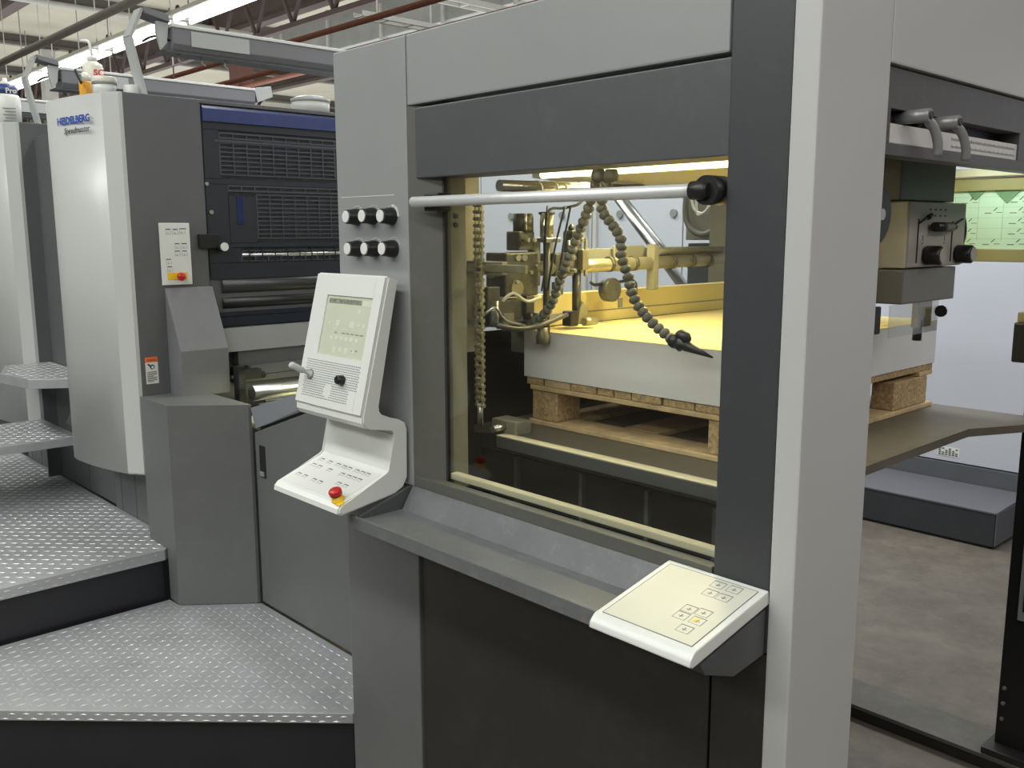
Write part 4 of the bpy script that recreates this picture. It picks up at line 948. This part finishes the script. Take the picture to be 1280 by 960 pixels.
# second column with foot
y2 = sy(718)
sp('blower_housing', MB().box(SX - 0.02, SX + 0.02, sy(709), sy(722), sz(715, 340), sz(715, 288), 0.008), oily)
sp('column_cap', MB().lathe([(0.008, 0), (0.010, 0.008), (0.004, 0.018)], (SX, sy(714), sz(715, 288)), 10), oily)
sp('column_strip', MB().box(SX + 0.022, SX + 0.028, sy(723), sy(726), sz(724, 345), sz(724, 298)), olive)
sp('column_bracket', MB().box(SX + 0.018, SX + 0.04, sy(716), sy(724), sz(720, 337), sz(720, 312), 0.002), brass)
sp('column_rod', MB().cyl((SX + 0.01, y2, sz(718, 395)), (SX + 0.01, y2, sz(718, 335)), 0.013, 14), oily)
sp('presser_foot', MB().prism([(y2 - 0.015, 1.385), (y2 + 0.03, 1.385), (y2 + 0.03, 1.43), (y2 + 0.01, 1.45), (y2 - 0.005, 1.43)], 0, SX + 0.0, SX + 0.03, 0.003), brass)
sp('foot_block', MB().box(SX + 0.0, SX + 0.035, y2 - 0.05, y2 - 0.016, 1.381, 1.425, 0.005), black)
sp('foot_spring', MB().cyl((SX + 0.04, y2 - 0.0, 1.392), (SX + 0.04, y2 + 0.05, 1.392), 0.012, 12), brass)
for (u, v) in ((637, 322), (645, 322), (700, 324)):
    sp('bolt', MB().cyl((SX + 0.02, sy(u), sz(u, v)), (SX + 0.037, sy(u), sz(u, v)), 0.009, 10), steel)
sp('mount_lug', MB().cyl((SX + 0.0, sy(636), 1.50), (SX + 0.035, sy(636), 1.50), 0.022, 14), brass)
sp('base_bar', MB().box(SX - 0.05, SX + 0.0, sy(595), sy(700), 1.405, 1.418, 0.002), olive)
sp('base_block', MB().box(SX - 0.02, SX + 0.025, sy(615), sy(645), 1.415, 1.47, 0.004), oily)
sp('base_block', MB().box(SX - 0.02, SX + 0.02, sy(598), sy(612), 1.40, 1.47, 0.004), black)
sp('valve', MB().cyl((SX + 0.03, sy(607), 1.405), (SX + 0.03, sy(607), 1.47), 0.014, 12), steel)
sp('spindle', MB().cyl((SX, sy(658), 1.41), (SX, sy(658), 1.52), 0.013, 12), oily)
for (a, b, c_, r) in ((672, 300, 690, 0.003), (683, 320, 697, 0.003), (664, 360, 668, 0.0025)):
    sp('cable', MB().tube([(SX + 0.05, sy(c_), 1.72), (SX + 0.05, sy((a + c_)/2), 1.64), (SX + 0.055, sy(a), 1.56), (SX + 0.05, sy(a - 3), 1.49)], r, 6), black)
sp('air_tube', MB().tube([(SX + 0.05, sy(665), 1.50), (SX + 0.05, sy(666), 1.66), (SX + 0.04, sy(674), 1.71), (SX + 0.04, sy(690), 1.715), (SX + 0.05, sy(705), 1.725), (SX + 0.05, sy(712), 1.74)], 0.004, 8), black)
sp('air_tube', MB().tube([(SX + 0.06, sy(600), 1.41), (SX + 0.07, sy(625), 1.395), (SX + 0.07, sy(655), 1.40), (SX + 0.06, sy(690), 1.42)], 0.007, 8), oily)
# small hardware
for i, (u, v) in enumerate(((627, 335), (634, 352), (652, 340), (660, 332), (648, 300), (656, 300), (694, 338), (707, 338), (716, 300), (706, 322))):
    sp('bolt', MB().cyl((SX + 0.018, sy(u), sz(u, v)), (SX + 0.042, sy(u), sz(u, v)), 0.0055, 8), steel if i % 2 else brass)
for u in (760, 790, 838, 862, 884):
    sp('tube_clamp', MB().cyl((SX, sy(u), 1.5535), (SX, sy(u) + 0.014, 1.5535), 0.0235, 16), oily)
for u, a, b in ((646, 267, 288), (668, 266, 300), (700, 300, 318)):
    sp('thin_rod', MB().cyl((SX + 0.035, sy(u), sz(u, b)), (SX + 0.035, sy(u), sz(u, a)), 0.0035, 8), steel)
for (u, v, a, b) in ((606, 372, 0.022, 0.030), (625, 398, 0.020, 0.016), (652, 380, 0.016, 0.024), (668, 396, 0.018, 0.014), (690, 360, 0.012, 0.018)):
    sp('small_bracket', MB().box(SX + 0.01, SX + 0.035, sy(u) - a, sy(u) + a, sz(u, v) - b, sz(u, v) + b, 0.003), olive if v > 390 else oily)
sp('air_tube', MB().tube([(SX + 0.05, sy(612), 1.47), (SX + 0.06, sy(622), 1.49), (SX + 0.06, sy(640), 1.465), (SX + 0.05, sy(660), 1.475)], 0.0045, 8), bottlew)
sp('air_tube', MB().tube([(SX + 0.05, sy(590), 1.44), (SX + 0.06, sy(600), 1.455), (SX + 0.06, sy(612), 1.42), (SX + 0.05, sy(640), 1.40)], 0.004, 8), steel)
for (u, v) in ((569, 270), (569, 281)):
    q = P(u, v, 0, -1.772); fp('post_bolt', MB().cyl((-1.772, q.y, q.z), (-1.767, q.y, q.z), 0.006, 10), ink)
# far guide post across the tube, with pedals
for (u, w2) in ((815, 0.010),):
    sp('hanger_post', MB().box(SX - 0.01, SX + 0.02, sy(u) - 0.012, sy(u) + 0.012, sz(u, 362), sz(u, 305), 0.002), olive)
sp('cross_plate', MB().box(SX - 0.03, SX - 0.02, sy(775), sy(812), sz(800, 328), sz(800, 307), 0.002), olive)
sp('corrugated_hose', MB().tube([(SX - 0.02, sy(828), 1.585), (SX - 0.02, sy(860), 1.588), (SX - 0.02, 2.75, 1.588)], 0.012, 10), hosem)
sp('cam', MB().cyl((SX - 0.03, sy(768), 1.475), (SX + 0.0, sy(768), 1.475), 0.036, 18), oily)
sp('bent_rod', MB().tube([(SX - 0.02, sy(745), 1.50), (SX - 0.02, sy(750), 1.492), (SX - 0.02, sy(798), 1.50), (SX - 0.02, sy(802), 1.49), (SX - 0.02, sy(803), 1.45)], 0.005, 8, 1), black)
# wrapped tube under the roof
wt = thing('wrapped_air_pipe', 'steel air pipe with white ties under the feeder roof', 'pipe', (-1.9, 2.1, 1.775))
obj('pipe_body', MB().cyl((-1.9, sy(640), 1.775), (-1.9, 2.35, 1.782), 0.016, 14), steel, wt)
for u in (675, 695, 706): obj('cable_tie', MB().cyl((-1.9, sy(u)*1.02, 1.775), (-1.9, sy(u)*1.02 + 0.006, 1.777), 0.019, 14), white, wt)

# ball-jointed hoses
def ball_hose(label, pts, yv, tip=None):
    path = [P(u, v, 1, yy) for (u, v), yy in zip(pts, yv)]
    t = thing('jointed_hose', label, 'hose', tuple(path[0]), 'ball-jointed hoses hanging in the window')
    # resample at equal steps
    dense = []
    for i in range(len(path) - 1):
        a = path[max(i-1, 0)]; b = path[i]; c = path[i+1]; d = path[min(i+2, len(path)-1)]
        for q in range(20):
            s_ = q/20; dense.append(0.5*((2*b) + (c-a)*s_ + (2*a-5*b+4*c-d)*s_*s_ + (3*b-a-3*c+d)*s_**3))
    dense.append(path[-1]); step = 0.0185; acc = 0; out = [dense[0]]
    for i in range(1, len(dense)):
        acc += (dense[i] - dense[i-1]).length
        if acc >= step: out.append(dense[i]); acc = 0
    for i in range(len(out) - 1):
        a, b = out[i], out[i+1]; d = (b - a).normalized()
        obj('joint', MB().lathe([(0.0075, -0.003), (0.0135, 0.001), (0.0145, 0.006), (0.0125, 0.011), (0.008, 0.016)], a, 12, d), hosem, t)
    d = (out[-1] - out[-2]).normalized()
    if tip:
        e = P(*tip[0], 1, yv[-1]); d2 = (e - out[-1]); L_ = d2.length
        obj('ball_end', MB().ball(out[-1], 0.018, 14), black, t)
        obj('nozzle', MB().lathe([(0.016, 0.010), (0.019, 0.022), (0.010, 0.030), (0.013, 0.034), (0.002, L_)], out[-1], 12, d2.normalized()), black, t, 'black tapered nozzle')
        o2 = out[-1] + Vector((0.016, 0, 0.016))
        obj('nozzle_clamp', MB().lathe([(0.006, -0.01), (0.015, 0), (0.013, 0.02), (0.005, 0.03)], o2, 12, (1, 0, -0.35)), black, t)
    obj('top_fitting', MB().lathe([(0.017, -0.012), (0.018, 0.004), (0.014, 0.016)], path[0], 14), hosem, t)
    return t
ball_hose('jointed hose curving right down to a black nozzle by the stack', [(764, 220), (755, 240), (752, 262), (765, 280), (777, 300), (776, 318), (785, 345), (792, 372), (812, 400), (835, 420), (850, 431)], [1.75]*11, tip=[(891, 447)])
ball_hose('jointed hose curving left, ending among the suction head parts', [(748, 220), (741, 240), (736, 260), (726, 285), (712, 320), (700, 350), (690, 378), (672, 400), (640, 408), (612, 402)], [1.75, 1.75, 1.75, 1.76, 1.77, 1.78, 1.79, 1.80, 1.80, 1.79])
hp = P(756, 216, 1, 1.75)
hb = thing('hose_bracket', 'small bracket holding both jointed hoses under the feeder roof', 'bracket', (hp.x, 1.75, 1.87))
obj('plate', MB().box(hp.x - 0.05, hp.x + 0.04, 1.735, 1.765, 1.803, 1.815, 0.002), oily, hb)
obj('drop_rod', MB().cyl((hp.x, 1.75, 1.815), (hp.x, 1.75, 1.874), 0.010, 12), oily, hb)

# far-side parts of the feeder seen through the window
fr_ = thing('far_side_box', 'grey junction box with corrugated hose at far side of the feeder', 'junction box', (-2.55, 3.6, 1.4))
b0 = P(858, 262, 1, 3.6); b1 = P(907, 345, 1, 3.6)
obj('box_body', MB().box(b0.x, b1.x + 0.1, 3.6, 3.75, P(858, 300, 1, 3.6).z, 1.86, 0.004), olive, fr_)
obj('lower_box', MB().box(b0.x, b1.x + 0.1, 3.62, 3.75, 1.30, P(858, 303, 1, 3.6).z - 0.004, 0.004), dark_grey, fr_)
obj('corrugated_hose', MB().tube([P(858, 245, 1, 3.55), P(857, 270, 1, 3.55), P(864, 286, 1, 3.55), P(878, 293, 1, 3.55), P(893, 287, 1, 3.55), P(910, 272, 1, 3.55)], 0.014, 10, 6), hosem, fr_)
for q in (((864, 245), (868, 262), (880, 266), (890, 250)), ((870, 245), (872, 268), (884, 262), (896, 246))):
    obj('cable', MB().tube([P(a, b, 1, 3.54) for a, b in q], 0.006, 8, 5), bottlew, fr_)
obj('support_leg', MB().box(b0.x, b0.x + 0.06, 3.64, 3.70, GZ, 1.30), dark_grey, fr_)
sr = thing('diagonal_strut', 'shiny diagonal strut in front of the white wall panels', 'strut', tuple(P(775, 250, 1, 4.9)))
obj('strut_tube', MB().cyl(P(772, 246, 1, 4.9), P(856, 360, 1, 4.9), 0.035, 14), steel, sr)
obj('strut_tube', MB().cyl(P(779, 246, 1, 4.95), P(836, 318, 1, 4.95), 0.018, 12), steel, sr)
e = P(856, 360, 1, 4.9); obj('strut_foot', MB().box(e.x - 0.04, e.x + 0.04, 4.86, 4.94, GZ, e.z), dark_grey, sr)

# ============================================================ RIGHT OPENING
RX = -1.0
su = thing('side_guide_unit', 'cream adjuster unit with two black knobs and a black crank handle', 'adjuster unit', (-1.06, 2.42, 1.45))
def sp2(name, b, m, lab=None, par=None): return obj(name, b, m, par or su, lab)
face = mat('unit_face', (0.36, 0.33, 0.29), 0.45, noise=0.04)
sp2('housing', MB().box(RX - 0.10, RX, 2.248, 2.590, 1.560, 1.722, 0.004), inner_pale)
sp2('face_plate', MB().box(RX, RX + 0.004, 2.252, 2.588, 1.563, 1.720, 0.001), face)
sp2('lower_housing', MB().box(RX - 0.10, RX - 0.002, 2.250, 2.565, 1.471, 1.557, 0.004), mat('lower_olive', (0.15, 0.145, 0.125), 0.4, noise=0.05), 'dark olive lower housing')
sp2('hanger', MB().box(RX - 0.09, RX - 0.006, 2.213, 2.53, 1.724, 1.874, 0.003), mat('hanger_brown', (0.05, 0.043, 0.038), 0.45), 'dark brown hanger block')
for y in (2.372, 2.565):
    kn_ = sp2('knob', MB().lathe([(0.012, 0), (0.024, 0.004), (0.024, 0.038), (0.020, 0.042)], (RX + 0.004, y - 0.02, 1.590), 22, (1, 0, 0)), black, 'black knurled knob')
    sp2('knob_cap', MB().lathe([(0.0185, 0), (0.0185, 0.003)], (RX + 0.046, y - 0.02, 1.590), 18, (1, 0, 0)), face, 'grey cap', kn_)
hh_ = sp2('crank_handle', MB().cyl((RX + 0.022, 2.355, 1.660), (RX + 0.022, 2.455, 1.660), 0.012, 14), black, 'black crank handle')
sp2('handle_tip', MB().cyl((RX + 0.022, 2.455, 1.660), (RX + 0.022, 2.49, 1.660), 0.012, 12, 0.005), black, None, hh_)
for (y, z) in ((2.30, 1.67), (2.505, 1.665)):
    k = MB(); k.box(RX + 0.004, RX + 0.0065, y - 0.0015, y + 0.0015, 1.572, z + 0.01); k.cyl((RX + 0.007, y, z), (RX + 0.012, y + 0.045, z + 0.016), 0.003, 8)
    sp2('scale_pointer', k, ink)
    if y < 2.4: sp2('pointer_tip', MB().cyl((RX + 0.012, y + 0.035, z + 0.012), (RX + 0.013, y + 0.052, z + 0.019), 0.006, 8), black)
k = MB()
for r in range(2):
    for c in range(4): k.box(RX + 0.004, RX + 0.0044, 2.36 + c*0.030, 2.372 + c*0.030, 1.686 + r*0.015, 1.690 + r*0.015)
for y in (2.33, 2.46): k.box(RX + 0.004, RX + 0.0044, y, y + 0.003, 1.625, 1.640); k.box(RX + 0.004, RX + 0.0044, y - 0.003, y + 0.004, 1.618, 1.621)
sp2('printed_marks', k, ink)['kind'] = 'stuff'
sp2('bow_handle', MB().tube([(RX - 0.02, 2.586, 1.70), (RX - 0.02, 2.63, 1.685), (RX - 0.02, 2.645, 1.65), (RX - 0.02, 2.635, 1.62), (RX - 0.02, 2.588, 1.60)], 0.008, 10, 5), mat('green_black', (0.02, 0.035, 0.02), 0.3), 'black bow handle')
sp2('rear_knob', MB().lathe([(0.004, 0), (0.006, 0.012), (0.004, 0.03)], (RX - 0.02, 2.565, 1.535), 10, (0, 1, 0)), black)
sp2('lock_screw', MB().lathe([(0.016, 0), (0.016, 0.006), (0.005, 0.012), (0.004, 0.03)], (RX - 0.01, 2.505, 1.44), 10, (0, 1, 0)), black)
sp2('guard_window', MB().box(RX - 0.016, RX - 0.012, 2.214, 2.495, 1.389, 1.47), plexi, 'scratched clear plastic guard')
sp2('black_sensor', MB().box(RX - 0.07, RX - 0.03, 2.13, 2.205, 1.40, 1.468, 0.004), black, 'glossy black sensor')
sp2('inner_bracket', MB().box(RX - 0.05, RX - 0.03, 2.42, 2.50, 1.40, 1.471, 0.002), brass)
sp2('stop_pin', MB().cyl((RX - 0.04, 2.44, 1.365), (RX - 0.04, 2.44, 1.42), 0.012, 10), black)
# black hand wheel by the corner post
hw = thing('hand_wheel', 'black round hand wheel just right of the light corner post', 'hand wheel', (-0.93, 1.97, 1.68))
hc = P(1098, 268, 0, -0.90)
obj('wheel', MB().lathe([(0.060, 0), (0.064, 0.004), (0.064, 0.016), (0.058, 0.020)], (-0.92, hc.y, hc.z), 30, (1, 0, 0)), black, hw)
obj('hub', MB().lathe([(0.012, 0.02), (0.012, 0.03)], (-0.92, hc.y, hc.z), 14, (1, 0, 0)), steel, hw)
obj('wheel_bracket', MB().box(-0.99, -0.925, hc.y - 0.10, hc.y + 0.03, hc.z + 0.02, 1.874, 0.003), dark_grey, hw)
# yellow inner panel behind it
ip = fp('inner_yellow_plate', MB().box(-1.13, -1.10, 2.17, 2.24, 1.40, 1.874, 0.002), inner_pale)
# chart in frame on far side
CY = 3.18
ct = thing('printed_chart', 'green-lit printed chart in a yellow frame, at the right edge', 'chart', (-0.9, CY, 1.55))
obj('chart_plate', MB().box(-1.30, -0.55, CY, CY + 0.006, 1.592, 1.776), glow, ct)
obj('frame_bar', MB().box(-1.34, -0.55, CY - 0.012, CY + 0.012, 1.552, 1.592, 0.003), chart_frame, ct)
obj('frame_bar', MB().box(-1.34, -0.55, CY - 0.012, CY + 0.012, 1.776, 1.818, 0.003), chart_frame, ct)
obj('frame_head', MB().box(-1.34, -0.55, CY - 0.035, CY + 0.02, 1.820, 1.846, 0.003), inner_pale, ct)
k = MB(); 
for i in range(9): k.box(-1.26 + i*0.075, -1.2595 + i*0.075, CY - 0.0006, CY, 1.62, 1.765)
for i in range(5): k.box(-1.28, -0.58, CY - 0.0006, CY, 1.625 + i*0.033, 1.6255 + i*0.033)
obj('grid_lines', k, mat('chart_line', (0.22, 0.38, 0.24), 0.6), ct)
k = MB(); random.seed(5)
for r in range(5):
    for c in range(9):
        if random.random() < 0.8:
            x = -1.25 + c*0.075; z = 1.606 + r*0.033
            k.box(x + 0.01, x + 0.03, CY - 0.001, CY, z, z + 0.002); k.prism([(x + 0.035, z + 0.008), (x + 0.038, z + 0.008), (x + 0.048, z + 0.018), (x + 0.045, z + 0.018)], 1, CY - 0.001, CY)
            k.box(x + 0.045, x + 0.062, CY - 0.001, CY, z + 0.002, z + 0.0035)
for x in (-1.20, -1.12):
    pass
obj('printed_marks', k, ink, ct, kind='stuff')
for (x, s_) in ((-1.195, 0.028), (-1.10, 0.040)):
    obj('hanging_flag', MB().prism([(x - s_, 1.776), (x + s_, 1.776), (x, 1.776 - s_*1.0)], 1, CY - 0.004, CY - 0.001), mat('flag_green', (0.16, 0.30, 0.17), 0.5), ct)
# black guide post at the right edge
bpst = thing('guide_post', 'tall black post with slotted rail at the right edge of the photo', 'post', (-0.90, 3.05, 0.0))
obj('post_body', MB().box(-0.949, -0.77, 3.02, 3.11, 0.022, 1.234, 0.003), black, bpst)
obj('slotted_rail', MB().box(-0.911, -0.869, 3.007, 3.019, 0.453, 0.994, 0.002), mid_grey, bpst)
obj('rail_slot', MB().box(-0.897, -0.885, 3.004, 3.008, 0.484, 0.973), black, bpst)
obj('top_clamp', MB().box(-0.984, -0.77, 2.978, 3.11, 1.26, 1.38, 0.006), black, bpst)
obj('clamp_cap', MB().box(-0.979, -0.77, 2.988, 3.11, 1.38, 1.41, 0.004), chart_frame, bpst)
obj('post_core', MB().box(-0.937, -0.79, 3.03, 3.10, 1.234, 1.26), black, bpst)
for z in (0.162, 0.109, 0.214): obj('bolt', MB().cyl((-0.932, 3.02, z), (-0.932, 3.013, z), 0.006, 8), steel, bpst)
obj('post_foot', MB().box(-0.968, -0.73, 2.96, 3.12, 0.0005, 0.022, 0.003), base_dark, bpst)
fb = thing('floor_beam', 'low black-sided steel beam crossing the floor under the feeder', 'floor beam', (-1.25, 3.02, GZ))
obj('beam_top', MB().box(-2.4, 0.6, 2.955, 3.14, -0.014, 0.0, 0.002), mat('beam_dusty', (0.10, 0.095, 0.078), 0.6, noise=0.2, nscale=6, dirt=0.2), fb)
obj('beam_side', MB().box(-2.4, 0.6, 2.965, 3.13, GZ, -0.014), base_dark, fb)
# long box against the wall
lb = thing('long_step_box', 'long grey sheet metal box on the floor against the white wall', 'box', (-2.4, 5.3, GZ))
yA, yB = 5.165, 5.64
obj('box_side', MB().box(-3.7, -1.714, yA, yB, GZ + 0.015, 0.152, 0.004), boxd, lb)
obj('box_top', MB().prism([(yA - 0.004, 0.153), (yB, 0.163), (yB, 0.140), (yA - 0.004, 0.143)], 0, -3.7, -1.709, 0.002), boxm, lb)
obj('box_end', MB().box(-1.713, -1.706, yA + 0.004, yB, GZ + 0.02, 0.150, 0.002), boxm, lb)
obj('foot_strip', MB().box(-3.68, -1.74, yA + 0.02, yB, GZ, GZ + 0.015), black, lb)
